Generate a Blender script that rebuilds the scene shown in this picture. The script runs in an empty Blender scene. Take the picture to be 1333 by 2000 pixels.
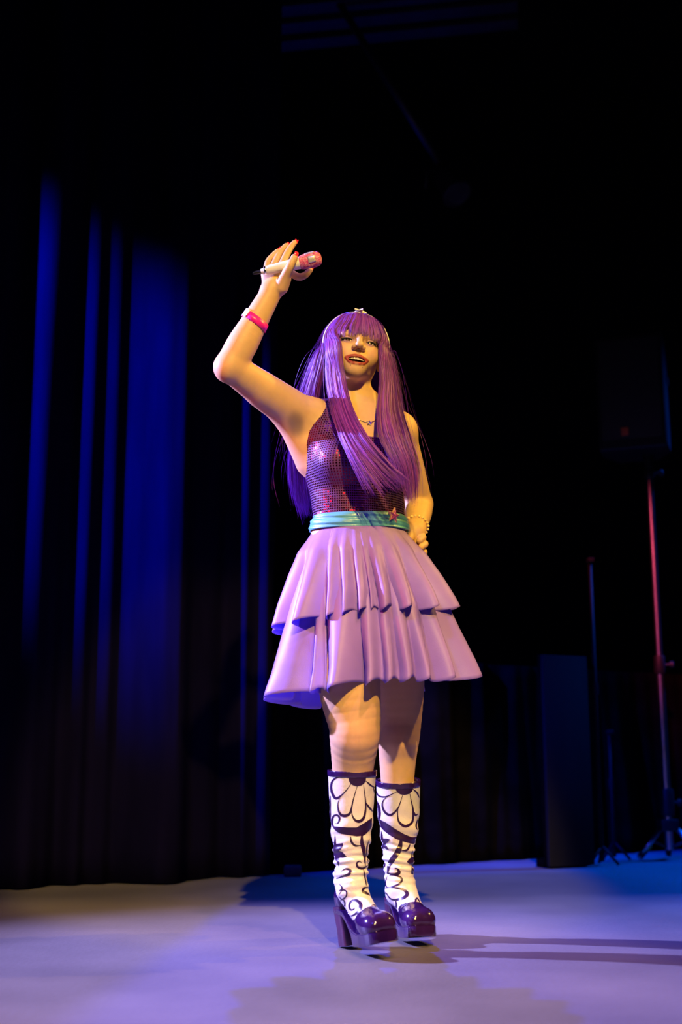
import bpy, bmesh, math, random
import numpy as np
from mathutils import Vector, Matrix, Euler
from mathutils.bvhtree import BVHTree
from mathutils.geometry import delaunay_2d_cdt

rng = np.random.default_rng(7)
random.seed(7)
scene = bpy.context.scene
C = scene.collection
PI = math.pi

# ------------------------------------------------------------------ camera
FPX = 2340.0                       # focal length in pixels of the 1333 x 2000 frame
PITCH = math.radians(11.6)
CAMZ = 0.48
cam_d = bpy.data.cameras.new('camera')
cam_d.sensor_fit = 'VERTICAL'; cam_d.sensor_height = 36.0
cam_d.lens = FPX / 2000.0 * 36.0
cam_d.dof.use_dof = True; cam_d.dof.focus_distance = 3.28; cam_d.dof.aperture_fstop = 2.0
cam_d.clip_start = 0.05
cam = bpy.data.objects.new('camera', cam_d); C.objects.link(cam)
cam.location = (0, 0, CAMZ); cam.rotation_euler = (PI/2 + PITCH, 0, 0)
scene.camera = cam
SP, CP = math.sin(PITCH), math.cos(PITCH)

def P(px, py, Y):
    """world point at distance Y (metres into the stage) seen at a frame position"""
    u = 1000.0 - py
    dy = FPX*CP - u*SP; dz = FPX*SP + u*CP
    return np.array(((px-666.5)/dy*Y, Y, CAMZ + dz/dy*Y))
def PF(px, py, z=0.0):
    u = 1000.0 - py
    dy = FPX*CP - u*SP; dz = FPX*SP + u*CP
    return P(px, py, (z-CAMZ)*dy/dz)

# ------------------------------------------------------------------ world, light, exposure
w = bpy.data.worlds.new('dark_hall'); scene.world = w; w.use_nodes = True
w.node_tree.nodes['Background'].inputs[0].default_value = (0.10, 0.12, 0.55, 1)
w.node_tree.nodes['Background'].inputs[1].default_value = 0.004
scene.view_settings.view_transform = 'Standard'
scene.view_settings.look = 'None'
scene.view_settings.exposure = 0.0
scene.view_settings.gamma = 1.0
scene.view_settings.use_curve_mapping = False

def spot(name, loc, target, power, color, size_deg, blend=0.3, radius=0.08):
    d = bpy.data.lights.new(name, 'SPOT')
    d.energy = power; d.color = color; d.spot_size = math.radians(size_deg); d.spot_blend = blend
    d.shadow_soft_size = radius
    o = bpy.data.objects.new(name, d); C.objects.link(o)
    o.location = loc
    o.rotation_euler = (Vector(target)-Vector(loc)).to_track_quat('-Z', 'Y').to_euler()
    return o
spot('warm_key_spot', (0.7, -3.3, 4.75), (0.03, 3.12, 1.12), 3300, (1.0, 0.64, 0.12), 15, 0.3, 0.07)
spot('warm_side_spot', (3.5, 3.9, 4.3), (0.1, 3.1, 1.0), 600, (1.0, 0.56, 0.08), 30, 0.5, 0.06)
spot('lavender_side_spot', (-4.4, 4.0, 3.0), (-0.1, 3.0, 0.75), 6000, (0.40, 0.36, 1.0), 35, 0.8, 0.06)
spot('blue_front_spot', (-2.4, -2.0, 5.2), (0.3, 3.4, 0.3), 480, (0.03, 0.05, 1.0), 34, 0.7, 0.08)
spot('blue_rear_spot', (-0.1, 7.6, 4.6), (0.0, 3.2, 0.8), 1100, (0.02, 0.03, 1.0), 30, 0.7, 0.06)
spot('blue_curtain_spot', (-3.5, 1.9, 4.4), (-0.95, 4.9, 1.72), 12500, (0.0, 0.02, 1.0), 22, 0.9, 0.05)
spot('blue_back_spot', (3.2, 6.2, 4.2), (1.5, 5.0, 0.0), 1800, (0.0, 0.10, 1.0), 42, 0.8, 0.06)
spot('added_batten_spot', (-1.4, 8.2, 0.9), (0.0, 7.1, 5.2), 90, (0.0, 0.01, 1.0), 30, 0.8, 0.05)  # unseen uplight added behind the curtain so the battens catch blue
spot('red_side_spot', (-1.6, 1.0, 4.6), (1.62, 5.6, 1.40), 3000, (1.0, 0.08, 0.18), 10, 0.8, 0.05)
spot('floor_warm_spot', (1.2, -0.6, 5.0), (0.1, 2.0, 0.0), 1250, (1.0, 0.46, 0.34), 38, 0.9, 0.1)
spot('red_front_spot', (-4.5, 1.25, 2.5), (0.0, 3.15, 1.12), 480, (1.0, 0.02, 0.04), 10, 0.6, 0.05)

# ------------------------------------------------------------------ helpers
def tag(o, label=None, cat=None, group=None, kind=None):
    if label: o['label'] = label
    if cat: o['category'] = cat
    if group: o['group'] = group
    if kind: o['kind'] = kind
    return o
def empty(name, loc):
    o = bpy.data.objects.new(name, None); C.objects.link(o); o.location = loc; o.empty_display_size = 0.1
    return o
def mesh_obj(name, verts, faces, mat, parent=None, smooth=True, colors=None):
    me = bpy.data.meshes.new(name)
    verts = np.asarray(verts, dtype=np.float64)
    if isinstance(faces, np.ndarray):
        nf, k = faces.shape
        me.vertices.add(len(verts)); me.vertices.foreach_set('co', verts.ravel())
        me.loops.add(nf*k); me.loops.foreach_set('vertex_index', faces.astype(np.int32).ravel())
        me.polygons.add(nf); me.polygons.foreach_set('loop_start', np.arange(0, nf*k, k, dtype=np.int32))
        me.update(calc_edges=True); me.validate()
    else:
        me.from_pydata([tuple(v) for v in verts], [], faces)
    if smooth:
        me.polygons.foreach_set('use_smooth', np.ones(len(me.polygons), dtype=bool))
    if colors is not None:
        a = me.attributes.new('Col', 'FLOAT_COLOR', 'POINT')
        a.data.foreach_set('color', np.asarray(colors, dtype=np.float32).ravel())
    me.update()
    for m in (mat if isinstance(mat, (list, tuple)) else [mat]):
        me.materials.append(m)
    o = bpy.data.objects.new(name, me); C.objects.link(o)
    if parent is not None:
        o.parent = parent
        o.matrix_parent_inverse = wmat(parent).inverted()
    return o
def wmat(o):
    m = Matrix.LocRotScale(o.location, o.rotation_euler, o.scale)
    return (wmat(o.parent) @ o.matrix_parent_inverse @ m) if o.parent else m
def sharp(o, deg=35):
    o.data.set_sharp_from_angle(angle=math.radians(deg))
    return o
def join(parts):
    V, F, n = [], [], 0
    for v, f in parts:
        V.append(np.asarray(v)); F += [tuple(i+n for i in q) for q in f]; n += len(v)
    return np.concatenate(V), F
def box(c, s, R=None, bev=0.0):
    bm = bmesh.new(); bmesh.ops.create_cube(bm, size=1.0)
    for v in bm.verts: v.co = Vector((v.co.x*s[0], v.co.y*s[1], v.co.z*s[2]))
    if bev > 0: bmesh.ops.bevel(bm, geom=bm.edges[:], offset=bev, segments=2, profile=0.6, affect='EDGES')
    bm.verts.index_update()
    V = np.array([v.co[:] for v in bm.verts]); F = [tuple(v.index for v in f.verts) for f in bm.faces]
    bm.free()
    if R is not None: V = V @ np.asarray(R).T
    return V + np.asarray(c), F
def catmull(pts, n):
    p = np.asarray(pts, float); m = len(p)
    q = np.vstack([2*p[0]-p[1], p, 2*p[-1]-p[-2]])
    seg = np.r_[0, np.cumsum(np.linalg.norm(np.diff(p[:, :3], axis=0), axis=1))]
    t = np.linspace(0, seg[-1], n)
    i = np.clip(np.searchsorted(seg, t, side='right')-1, 0, m-2)
    f = ((t-seg[i])/np.maximum(seg[i+1]-seg[i], 1e-9))[:, None]
    a, b, c, d = q[i], q[i+1], q[i+2], q[i+3]
    return 0.5*((2*b)+(c-a)*f+(2*a-5*b+4*c-d)*f*f+(3*b-a-3*c+d)*f**3)
def tube(pts, r, n=8, cap=True):
    p = np.asarray(pts, float); m = len(p); r = np.broadcast_to(np.asarray(r, float), (m,))
    T = np.gradient(p, axis=0); T /= np.linalg.norm(T, axis=1)[:, None]
    up = np.array((0, 0, 1.0)) if abs(T[0, 2]) < 0.9 else np.array((1.0, 0, 0))
    V = []
    N = np.cross(T[0], up); N /= np.linalg.norm(N)
    for k in range(m):
        N = N - T[k]*np.dot(N, T[k]); N /= np.linalg.norm(N); B = np.cross(T[k], N)
        for j in range(n):
            a = 2*PI*j/n; V.append(p[k]+r[k]*(math.cos(a)*N+math.sin(a)*B))
    F = [(k*n+j, k*n+(j+1) % n, (k+1)*n+(j+1) % n, (k+1)*n+j) for k in range(m-1) for j in range(n)]
    if cap: F += [tuple(range(n-1, -1, -1)), tuple(range((m-1)*n, m*n))]
    return np.array(V), F
def lathe(prof, a, b, n=24):
    """profile (t, r) along a->b in metres"""
    a = np.asarray(a, float); b = np.asarray(b, float); d = (b-a)/np.linalg.norm(b-a)
    pts = [a+d*t for t, r in prof]
    u = np.array((0, 0, 1.0)) if abs(d[2]) < 0.9 else np.array((1.0, 0, 0))
    N = np.cross(d, u); N /= np.linalg.norm(N); B = np.cross(d, N)
    V = [p+max(r, 1e-5)*(math.cos(2*PI*j/n)*N+math.sin(2*PI*j/n)*B) for p, (t, r) in zip(pts, prof) for j in range(n)]
    m = len(prof)
    F = [(k*n+j, k*n+(j+1) % n, (k+1)*n+(j+1) % n, (k+1)*n+j) for k in range(m-1) for j in range(n)]
    F += [tuple(range(n-1, -1, -1)), tuple(range((m-1)*n, m*n))]
    return np.array(V), F

# ------------------------------------------------------------------ materials
def mat(name, color, rough=0.5, metal=0.0, spec=0.5, **kw):
    m = bpy.data.materials.new(name); m.use_nodes = True
    nt = m.node_tree; b = nt.nodes['Principled BSDF']
    b.inputs['Base Color'].default_value = (*color, 1); b.inputs['Roughness'].default_value = rough
    b.inputs['Metallic'].default_value = metal; b.inputs['Specular IOR Level'].default_value = spec
    for k, v in kw.items():
        b.inputs[k.replace('_', ' ')].default_value = v
    return m
def noise_color(m, c1, c2, scale, detail=4, rough=None, bump=0.0, stretch=(1, 1, 1), bscale=None):
    nt = m.node_tree; b = nt.nodes['Principled BSDF']; N = nt.nodes; L = nt.links
    tc = N.new('ShaderNodeTexCoord'); mp = N.new('ShaderNodeMapping'); mp.inputs['Scale'].default_value = stretch
    L.new(tc.outputs['Object'], mp.inputs['Vector'])
    nz = N.new('ShaderNodeTexNoise'); nz.inputs['Scale'].default_value = scale; nz.inputs['Detail'].default_value = detail
    L.new(mp.outputs[0], nz.inputs['Vector'])
    cr = N.new('ShaderNodeValToRGB'); cr.color_ramp.elements[0].position = 0.35; cr.color_ramp.elements[1].position = 0.68
    cr.color_ramp.elements[0].color = (*c1, 1); cr.color_ramp.elements[1].color = (*c2, 1)
    L.new(nz.outputs['Fac'], cr.inputs[0]); L.new(cr.outputs[0], b.inputs['Base Color'])
    if rough is not None:
        mr = N.new('ShaderNodeMapRange'); mr.inputs['To Min'].default_value = rough[0]; mr.inputs['To Max'].default_value = rough[1]
        L.new(nz.outputs['Fac'], mr.inputs['Value']); L.new(mr.outputs[0], b.inputs['Roughness'])
    if bump:
        n2 = N.new('ShaderNodeTexNoise'); n2.inputs['Scale'].default_value = bscale or scale*4; n2.inputs['Detail'].default_value = 5
        L.new(mp.outputs[0], n2.inputs['Vector'])
        bp = N.new('ShaderNodeBump'); bp.inputs['Strength'].default_value = bump; bp.inputs['Distance'].default_value = 0.004
        L.new(n2.outputs['Fac'], bp.inputs['Height']); L.new(bp.outputs[0], b.inputs['Normal'])
    return m
M = {}
M['floor'] = noise_color(mat('stage_floor_paint', (.2, .2, .22), .55), (.105, .100, .104), (.158, .150, .153), 1.6, 8, (.48, .68), .25, bscale=60)
M['black_drape'] = noise_color(mat('black_drape', (.02, .02, .02), 1.0, spec=0.0), (.0025, .002, .0016), (.0045, .0036, .003), 9, 5)
M['curtain'] = noise_color(mat('dark_velour', (.03, .03, .03), 1.0, spec=0.0), (.003, .0024, .013), (.0045, .0036, .019), 5, 5, stretch=(3, 3, .4), bump=.3)
M['wall'] = noise_color(mat('black_wall', (.012, .012, .014), .9, spec=.1), (.006, .006, .008), (.010, .010, .012), 3)
M['panel'] = noise_color(mat('grey_flat', (.06, .06, .055), .9, spec=.15), (.008, .008, .007), (.012, .012, .010), 3, stretch=(4, 4, .5))
M['black_plastic'] = noise_color(mat('black_plastic', (.01, .01, .01), .5, spec=.3), (.009, .009, .009), (.014, .014, .014), 40)
M['grille'] = noise_color(mat('black_grille', (.015, .015, .015), .6), (.010, .010, .010), (.025, .025, .025), 300)
M['badge'] = noise_color(mat('orange_badge', (.7, .12, .05), .5), (.75, .14, .05), (.6, .10, .04), 30)
M['steel'] = noise_color(mat('pole_metal', (.55, .55, .57), .28, 1.0), (.5, .5, .52), (.62, .62, .64), 12)
M['black_metal'] = noise_color(mat('black_metal', (.02, .02, .02), .4), (.018, .018, .018), (.03, .03, .03), 20)
M['dull_black'] = noise_color(mat('dull_black_metal', (.005, .005, .005), .7, spec=.2), (.004, .004, .004), (.007, .007, .007), 20)
M['yellow_tape'] = noise_color(mat('yellow_tape', (.75, .5, .05), .5), (.7, .45, .04), (.8, .55, .06), 20)
M['batten'] = noise_color(mat('batten_paint', (.09, .09, .1), .6), (.03, .03, .035), (.05, .05, .055), 8)

def attr_mat(name, rough, spec=.5, sss=0.0, bump=0.0, bscale=300, **kw):
    m = mat(name, (1, 1, 1), rough, spec=spec, **kw); nt = m.node_tree; b = nt.nodes['Principled BSDF']
    a = nt.nodes.new('ShaderNodeAttribute'); a.attribute_name = 'Col'
    nz = nt.nodes.new('ShaderNodeTexNoise'); nz.inputs['Scale'].default_value = 55; nz.inputs['Detail'].default_value = 5
    mr = nt.nodes.new('ShaderNodeMapRange'); mr.inputs['To Min'].default_value = .90; mr.inputs['To Max'].default_value = 1.08
    tc = nt.nodes.new('ShaderNodeTexCoord'); nt.links.new(tc.outputs['Object'], nz.inputs['Vector'])
    mx = nt.nodes.new('ShaderNodeVectorMath'); mx.operation = 'SCALE'
    nt.links.new(nz.outputs['Fac'], mr.inputs['Value']); nt.links.new(a.outputs['Color'], mx.inputs[0])
    nt.links.new(mr.outputs[0], mx.inputs['Scale']); nt.links.new(mx.outputs[0], b.inputs['Base Color'])
    if sss:
        b.inputs['Subsurface Weight'].default_value = sss
        b.inputs['Subsurface Radius'].default_value = (.012, .004, .002); b.inputs['Subsurface Scale'].default_value = .6
    if bump:
        n2 = nt.nodes.new('ShaderNodeTexNoise'); n2.inputs['Scale'].default_value = bscale
        nt.links.new(tc.outputs['Object'], n2.inputs['Vector'])
        bp = nt.nodes.new('ShaderNodeBump'); bp.inputs['Strength'].default_value = bump; bp.inputs['Distance'].default_value = .001
        nt.links.new(n2.outputs['Fac'], bp.inputs['Height']); nt.links.new(bp.outputs[0], b.inputs['Normal'])
    return m
M['skin'] = attr_mat('skin', .50, .32, sss=.08, bump=.08)
M['hair'] = attr_mat('purple_wig_hair', .46, .32)
M['eye_white'] = noise_color(mat('eye_white', (.75, .72, .68), .15), (.72, .69, .65), (.8, .77, .74), 60)
M['iris'] = noise_color(mat('dark_iris', (.03, .02, .015), .1), (.025, .016, .01), (.05, .03, .02), 400)
M['lash'] = noise_color(mat('black_lash', (.01, .008, .01), .6), (.008, .006, .008), (.014, .01, .013), 100)
M['lid'] = noise_color(mat('lilac_eyelid', (.62, .40, .42), .5), (.48, .28, .34), (.56, .35, .38), 120)
M['teeth'] = noise_color(mat('teeth_enamel', (.82, .76, .66), .25), (.8, .74, .63), (.86, .8, .7), 80)
M['nail'] = noise_color(mat('red_nail_polish', (.75, .02, .04), .15), (.72, .02, .04), (.8, .03, .06), 60)
M['silver'] = noise_color(mat('silver', (.7, .7, .72), .2, 1.0), (.65, .65, .67), (.78, .78, .8), 90)
M['bead'] = noise_color(mat('amber_bead', (.85, .6, .25), .3), (.85, .58, .22), (.9, .68, .32), 90)
M['headband'] = noise_color(mat('white_headband', (.8, .77, .76), .4), (.78, .75, .74), (.84, .81, .8), 60)
M['top_fabric'] = noise_color(mat('purple_stretch_fabric', (.28, .12, .40), .5, spec=.35), (.095, .028, .155), (.13, .045, .20), 60, bump=.15, bscale=700)
def sequin_mat():
    m = mat('purple_sequin', (.3, .01, .08), .20, 1.0); nt = m.node_tree; b = nt.nodes['Principled BSDF']
    a = nt.nodes.new('ShaderNodeAttribute'); a.attribute_name = 'Col'
    nt.links.new(a.outputs['Color'], b.inputs['Base Color'])
    return m
M['sequin'] = sequin_mat()
M['skirt'] = noise_color(mat('lavender_satin', (.56, .34, .78), .46, spec=.4), (.36, .225, .72), (.41, .26, .77), 14, bump=.12, bscale=500)
def add_transl(m, fac, col):
    nt = m.node_tree; b = nt.nodes['Principled BSDF']; out = nt.nodes['Material Output']
    t = nt.nodes.new('ShaderNodeBsdfTranslucent'); t.inputs[0].default_value = (*col, 1)
    mx = nt.nodes.new('ShaderNodeMixShader'); mx.inputs[0].default_value = fac
    nt.links.new(b.outputs[0], mx.inputs[1]); nt.links.new(t.outputs[0], mx.inputs[2]); nt.links.new(mx.outputs[0], out.inputs[0])
add_transl(M['skirt'], .28, (.20, .13, .90))
M['sash'] = noise_color(mat('teal_satin', (.06, .42, .52), .36, spec=.6), (.08, .38, .56), (.12, .46, .64), 12, stretch=(1, 1, 4), bump=.2, bscale=40)
M['boot_white'] = noise_color(mat('white_boot_leather', (.8, .77, .75), .38, spec=.5), (.66, .63, .61), (.72, .69, .67), 35, bump=.2, bscale=160)
M['boot_purple'] = noise_color(mat('dark_purple_patent', (.05, .012, .14), .14, spec=.6, Coat_Weight=.6), (.020, .005, .055), (.034, .009, .085), 25, bump=.12, bscale=45)
M['boot_print'] = noise_color(mat('dark_purple_print', (.05, .008, .10), .32), (.018, .004, .040), (.026, .006, .055), 40)
M['boot_heel'] = noise_color(mat('dark_plum_heel', (.08, .015, .08), .3), (.040, .008, .045), (.060, .012, .06), 30)
M['wristband'] = noise_color(mat('hot_pink_band', (.95, .01, .35), .35), (.93, .01, .33), (.98, .02, .40), 40)
M['wrist_tab'] = noise_color(mat('white_band_tab', (.85, .82, .8), .5), (.83, .8, .78), (.88, .85, .83), 40)
M['mic_white'] = noise_color(mat('white_mic_body', (.82, .78, .74), .3), (.8, .76, .72), (.86, .82, .78), 40)
M['mic_pink'] = noise_color(mat('pink_rhinestone_mesh', (.85, .06, .28), .25, spec=.8), (.80, .03, .22), (.95, .45, .55), 160, 3, bump=.8, bscale=420, stretch=(1, 1, 1))
M['mic_patch'] = noise_color(mat('silver_stone_patch', (.75, .7, .66), .3, .5), (.6, .56, .53), (.9, .86, .82), 300)
M['mic_black'] = noise_color(mat('black_mic_tip', (.012, .012, .014), .25), (.010, .010, .012), (.018, .018, .02), 60)
M['star_glitter'] = noise_color(mat('magenta_glitter', (.45, .06, .42), .25, .4), (.35, .03, .32), (.65, .15, .62), 500, 2, bump=1.0, bscale=600)
M['star_rim'] = noise_color(mat('pale_gold_rim', (.85, .7, .5), .3, .3), (.82, .66, .45), (.9, .76, .56), 60)

# ------------------------------------------------------------------ the stage
def slab(name, poly, z0, z1, m, label=None, cat=None, kind=None):
    n = len(poly)
    V = [(x, y, z0) for x, y in poly] + [(x, y, z1) for x, y in poly]
    F = [tuple(range(n-1, -1, -1)), tuple(range(n, 2*n))] + [(i, (i+1) % n, n+(i+1) % n, n+i) for i in range(n)]
    return tag(mesh_obj(name, V, F, m, smooth=False), label, cat, kind=kind)
slab('floor', [(-5.5, 1.0), (5.5, 1.0), (5.5, 9.2), (-5.5, 9.2)], -0.12, 0.0, M['floor'],
     'purple-lit painted stage floor with faint scuffs', 'floor', 'structure')
wb = slab('wall_back', [(-5.5, 9.0), (5.5, 9.0), (5.5, 9.2), (-5.5, 9.2)], 0.0, 5.9, M['wall'],
          'black back wall of the stage', 'wall', 'structure')
slab('ceiling', [(-5.5, 1.0), (5.5, 1.0), (5.5, 9.2), (-5.5, 9.2)], 5.9, 6.05, M['wall'],
     'dark ceiling above the stage', 'ceiling', 'structure')

A0 = PF(0, 1740); B0 = PF(560, 1710)
cdir = (B0-A0)[:2]; cdir /= np.linalg.norm(cdir); cnor = np.array((cdir[1], -cdir[0]))      # towards the audience
def s_of_px(px, py=850):
    """where the ray of a column meets the curtain line (distance along it from A0)"""
    u = 1000-py; d = np.array(((px-666.5)/(FPX*CP-u*SP), 1.0))
    # d*t = A0 + s*cdir
    Mx = np.array(((d[0], -cdir[0]), (d[1], -cdir[1])))
    t, s = np.linalg.solve(Mx, A0[:2]); return s
def drape(name, s0, s1, height, stripes, amp, m, seed, base=None, hem=True, origin=A0[:2], d=cdir, nrm=cnor, nz=46, lean=0.0):
    r = np.random.default_rng(seed)
    n = int((s1-s0)/0.012); s = np.linspace(s0, s1, n)
    slope = np.full(n, -1.0)
    for a, b in stripes: slope[(s > a) & (s < b)] = 1.0
    k = np.hanning(9); k /= k.sum(); slope = np.convolve(np.pad(slope, 4, mode='edge'), k, 'valid')
    p = np.cumsum(slope)*(s[1]-s[0])*amp
    kk = 61
    tr = np.convolve(np.pad(p, kk//2, mode='edge'), np.ones(kk)/kk, 'valid'); p = p-tr
    ph = r.uniform(0, 6, 6)
    V, F = [], []
    zs = np.linspace(0.006, height, nz)
    for z in zs:
        f = z/height
        q = p*(1.12-.25*f) + .010*np.sin(s*23+ph[0]+1.2*np.sin(2.1*f+ph[1])) + .006*np.sin(s*61+ph[2]+2*f)
        q = q + .012*np.sin(s*9+ph[3]+3*f)
        so = s + .05*(1-f)*np.sin(s*3+ph[4])*.4 + lean*(1-f)
        xy = origin[None]+so[:, None]*d[None]+q[:, None]*nrm[None]
        V.append(np.c_[xy, np.full(n, z)])
    V = np.concatenate(V)
    idx = np.arange(nz*n).reshape(nz, n)
    F = np.stack([idx[:-1, :-1], idx[:-1, 1:], idx[1:, 1:], idx[1:, :-1]], -1).reshape(-1, 4)
    o = mesh_obj(name, V, F, m)
    sm = o.modifiers.new('thickness', 'SOLIDIFY'); sm.thickness = .004; sm.offset = -1
    return o
px_str = [(-250, -190), (-150, -80), (18, 92), (146, 184), (198, 235), (252, 340), (407, 419), (455, 484), (520, 533)]
st = [(s_of_px(a), s_of_px(b)) for a, b in px_str]
c1 = drape('stage_curtain', s_of_px(-330), s_of_px(548), 5.6, st, .85, M['curtain'], 3)
tag(c1, 'tall dark pleated stage curtain washed by blue light on the left', 'curtain')
# black masking drape further back, reaching the upstage edge of the lit floor
r2 = np.random.default_rng(11)
b0 = PF(522, 1709)[:2]; b1 = PF(1480, 1651)[:2]; bd = (b1-b0); bl = np.linalg.norm(bd); bd /= bl
bn = np.array((bd[1], -bd[0]))
stp = []; x = 0
while x < bl:
    wdt = r2.uniform(.05, .16); stp.append((x, x+wdt)); x += wdt+r2.uniform(.06, .2)
c2 = drape('masking_drape', 0.0, bl, 0.93, stp, .35, M['black_drape'], 5, origin=b0, d=bd, nrm=bn, nz=14)
tag(c2, 'low black masking drape along the back edge of the stage floor', 'curtain')
# grey upright flat in front of the drape
f0 = PF(1047, 1694); f1 = PF(1134, 1690)
fm = (f0+f1)/2; fd = (f1-f0); fwid = np.linalg.norm(fd); fd /= fwid; fn = np.array((fd[1], -fd[0], 0))
Rf = np.column_stack([fd, -fn, (0, 0, 1)])
fc = fm+fn*.10
flat_root = tag(empty('scenery_flat', (*fc[:2], 0)), 'narrow dark grey upright scenery flat before the black drape', 'panel')
o = mesh_obj('face_panel', *box((fc[0], fc[1], .475), (fwid, .022, .93), Rf, .003), M['panel'], flat_root); sharp(o)
for sgn in (-1, 1):
    o = mesh_obj('stile', *box(np.array((fc[0], fc[1], .475))-fn*.026+fd*sgn*(fwid/2-.02), (.035, .028, .94), Rf, .003), M['black_drape'], flat_root); sharp(o)
o = mesh_obj('foot_brace', *box(np.array((fc[0], fc[1], .018))-fn*.07, (fwid*.9, .09, .034), Rf, .004), M['black_drape'], flat_root); sharp(o)

# small dark floor box at the foot of the curtain
fb = PF(572, 1712)
root = tag(empty('floor_box', (fb[0], fb[1], 0)), 'small dark box on the floor at the curtain corner', 'box')
o = mesh_obj('case', *box((fb[0], fb[1], .020), (.072, .06, .038), None, .005), M['black_plastic'], root); sharp(o)
o = mesh_obj('lid', *box((fb[0], fb[1], .0415), (.066, .054, .005), None, .002), M['black_metal'], root); sharp(o)

# loudspeaker on its stand
SY = 5.95
foot = PF(1310, 1681); SX, SYY = foot[0], foot[1]
top = P(1268, 905, SYY+.02)
bot = np.array((SX, SYY, .05))
cbz = P(1246, 888, SYY)[2]
st_root = tag(empty('speaker_stand', (SX, SYY, 0)), 'metal tripod speaker stand with pink-lit pole at far right', 'speaker stand')
def lerp(t): return bot+(top-bot)*t
def zt(z): return (z-bot[2])/(top[2]-bot[2])
o = mesh_obj('lower_pole', *lathe([(0, .0), (0, .020), (np.linalg.norm(lerp(zt(.93))-bot), .020), (np.linalg.norm(lerp(zt(.93))-bot), .0)], bot, top), M['steel'], st_root); sharp(o)
L0 = np.linalg.norm(top-bot)
o = mesh_obj('upper_pole', *lathe([(L0*zt(.90), 0), (L0*zt(.90), .0165), (L0*zt(cbz-.045), .0165), (L0*zt(cbz-.045), 0)], bot, top), M['steel'], st_root); sharp(o)
for z, r, h in ((.93, .027, .09), (1.90, .026, .05), (.27, .034, .13)):
    a = L0*zt(z)
    o = mesh_obj('collar', *lathe([(a-h/2, 0), (a-h/2, r*.9), (a-h*.4, r), (a+h*.4, r), (a+h/2, r*.9), (a+h/2, 0)], bot, top), M['black_plastic'], st_root); sharp(o)
    kb = lerp(zt(z))
    o = mesh_obj('knob', *lathe([(0, 0), (0, .006), (.03, .006), (.031, .016), (.046, .017), (.05, .012), (.05, 0)], kb+np.array((.02, 0, 0)), kb+np.array((.1, -.03, 0)), 14), M['black_plastic'], st_root); sharp(o)
hub = lerp(zt(.165))
for ang in (200, 320, 80):
    a = math.radians(ang); e = np.array((SX+.17*math.cos(a), SYY+.17*math.sin(a)*.8, .016))
    lg = mesh_obj('leg', *tube([hub+np.array((.03*math.cos(a), .03*math.sin(a), 0)), e+np.array((0, 0, .0))], .0115, 10), M['steel'], st_root)
    dv = (e-hub)/np.linalg.norm(e-hub)
    mesh_obj('rubber_foot', *tube([e-dv*.05, e-dv*.005], [.0145, .0155], 10), M['black_plastic'], lg)
    mesh_obj('tape_ring', *tube([e-dv*.085, e-dv*.06], .0122, 10), M['yellow_tape'], lg)
    md = hub+(e-hub)*.5
    mesh_obj('brace', *tube([lerp(zt(.065))+np.array((.018*math.cos(a), .018*math.sin(a), 0)), md], .007, 8), M['black_metal'], st_root)
o = mesh_obj('leg_clamp', *box(hub, (.085, .085, .055), None, .008), M['black_plastic'], st_root); sharp(o)
# cabinet
cb = P(1246, 888, SYY); ct = P(1246, 668, SYY)
spk = tag(empty('loudspeaker', (top[0], top[1], cb[2])), 'black loudspeaker with small orange badge on the tall stand', 'loudspeaker')
hgt = ct[2]-cb[2]; wid = .345; dep = .31
yaw = math.radians(-20); Rz = np.array(Matrix.Rotation(yaw, 3, 'Z'))
pts = []
outline = [(-wid/2, -dep*.5), (wid/2, -dep*.5), (wid/2, dep*.05), (wid*.30, dep*.5), (-wid*.30, dep*.5), (-wid/2, dep*.05)]
bm = bmesh.new()
vs0 = [bm.verts.new((x, y, 0)) for x, y in outline]; vs1 = [bm.verts.new((x, y, hgt)) for x, y in outline]
bm.faces.new(vs0[::-1]); bm.faces.new(vs1)
for i in range(6): bm.faces.new((vs0[i], vs0[(i+1) % 6], vs1[(i+1) % 6], vs1[i]))
bmesh.ops.bevel(bm, geom=bm.edges[:], offset=.02, segments=3, profile=.6, affect='EDGES')
bm.verts.index_update()
V = np.array([v.co[:] for v in bm.verts])@Rz.T+np.array((cb[0]+.0, SYY+.02, cb[2])); F = [tuple(v.index for v in f.verts) for f in bm.faces]; bm.free()
o = mesh_obj('cabinet', V, F, M['black_plastic'], spk); sharp(o, 30)
def sp(x, y, z): return Rz@np.array((x, y, z))+np.array((cb[0], SYY+.02, cb[2]))
o = mesh_obj('grille', *box(sp(0, -dep*.5-.004, hgt*.52), (wid*.86, .012, hgt*.86), Rz, .005), M['grille'], spk); sharp(o)
o = mesh_obj('badge', *box(sp(-.035, -dep*.5-.012, hgt*.145), (.036, .004, .042), Rz, .0015), M['badge'], spk); sharp(o)
o = mesh_obj('pole_socket', *lathe([(0, 0), (0, .03), (.012, .03), (.014, .024), (.07, .022), (.07, 0)], top+np.array((0, 0, cb[2]-top[2]+.006)), top+np.array((0, 0, -1.0))), M['black_plastic'], spk); sharp(o)
for sx in (-1, 1):
    o = mesh_obj('side_handle', *box(sp(sx*wid*.5, -.02, hgt*.62), (.012, .10, .035), Rz, .005), M['black_plastic'], spk); sharp(o)

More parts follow.
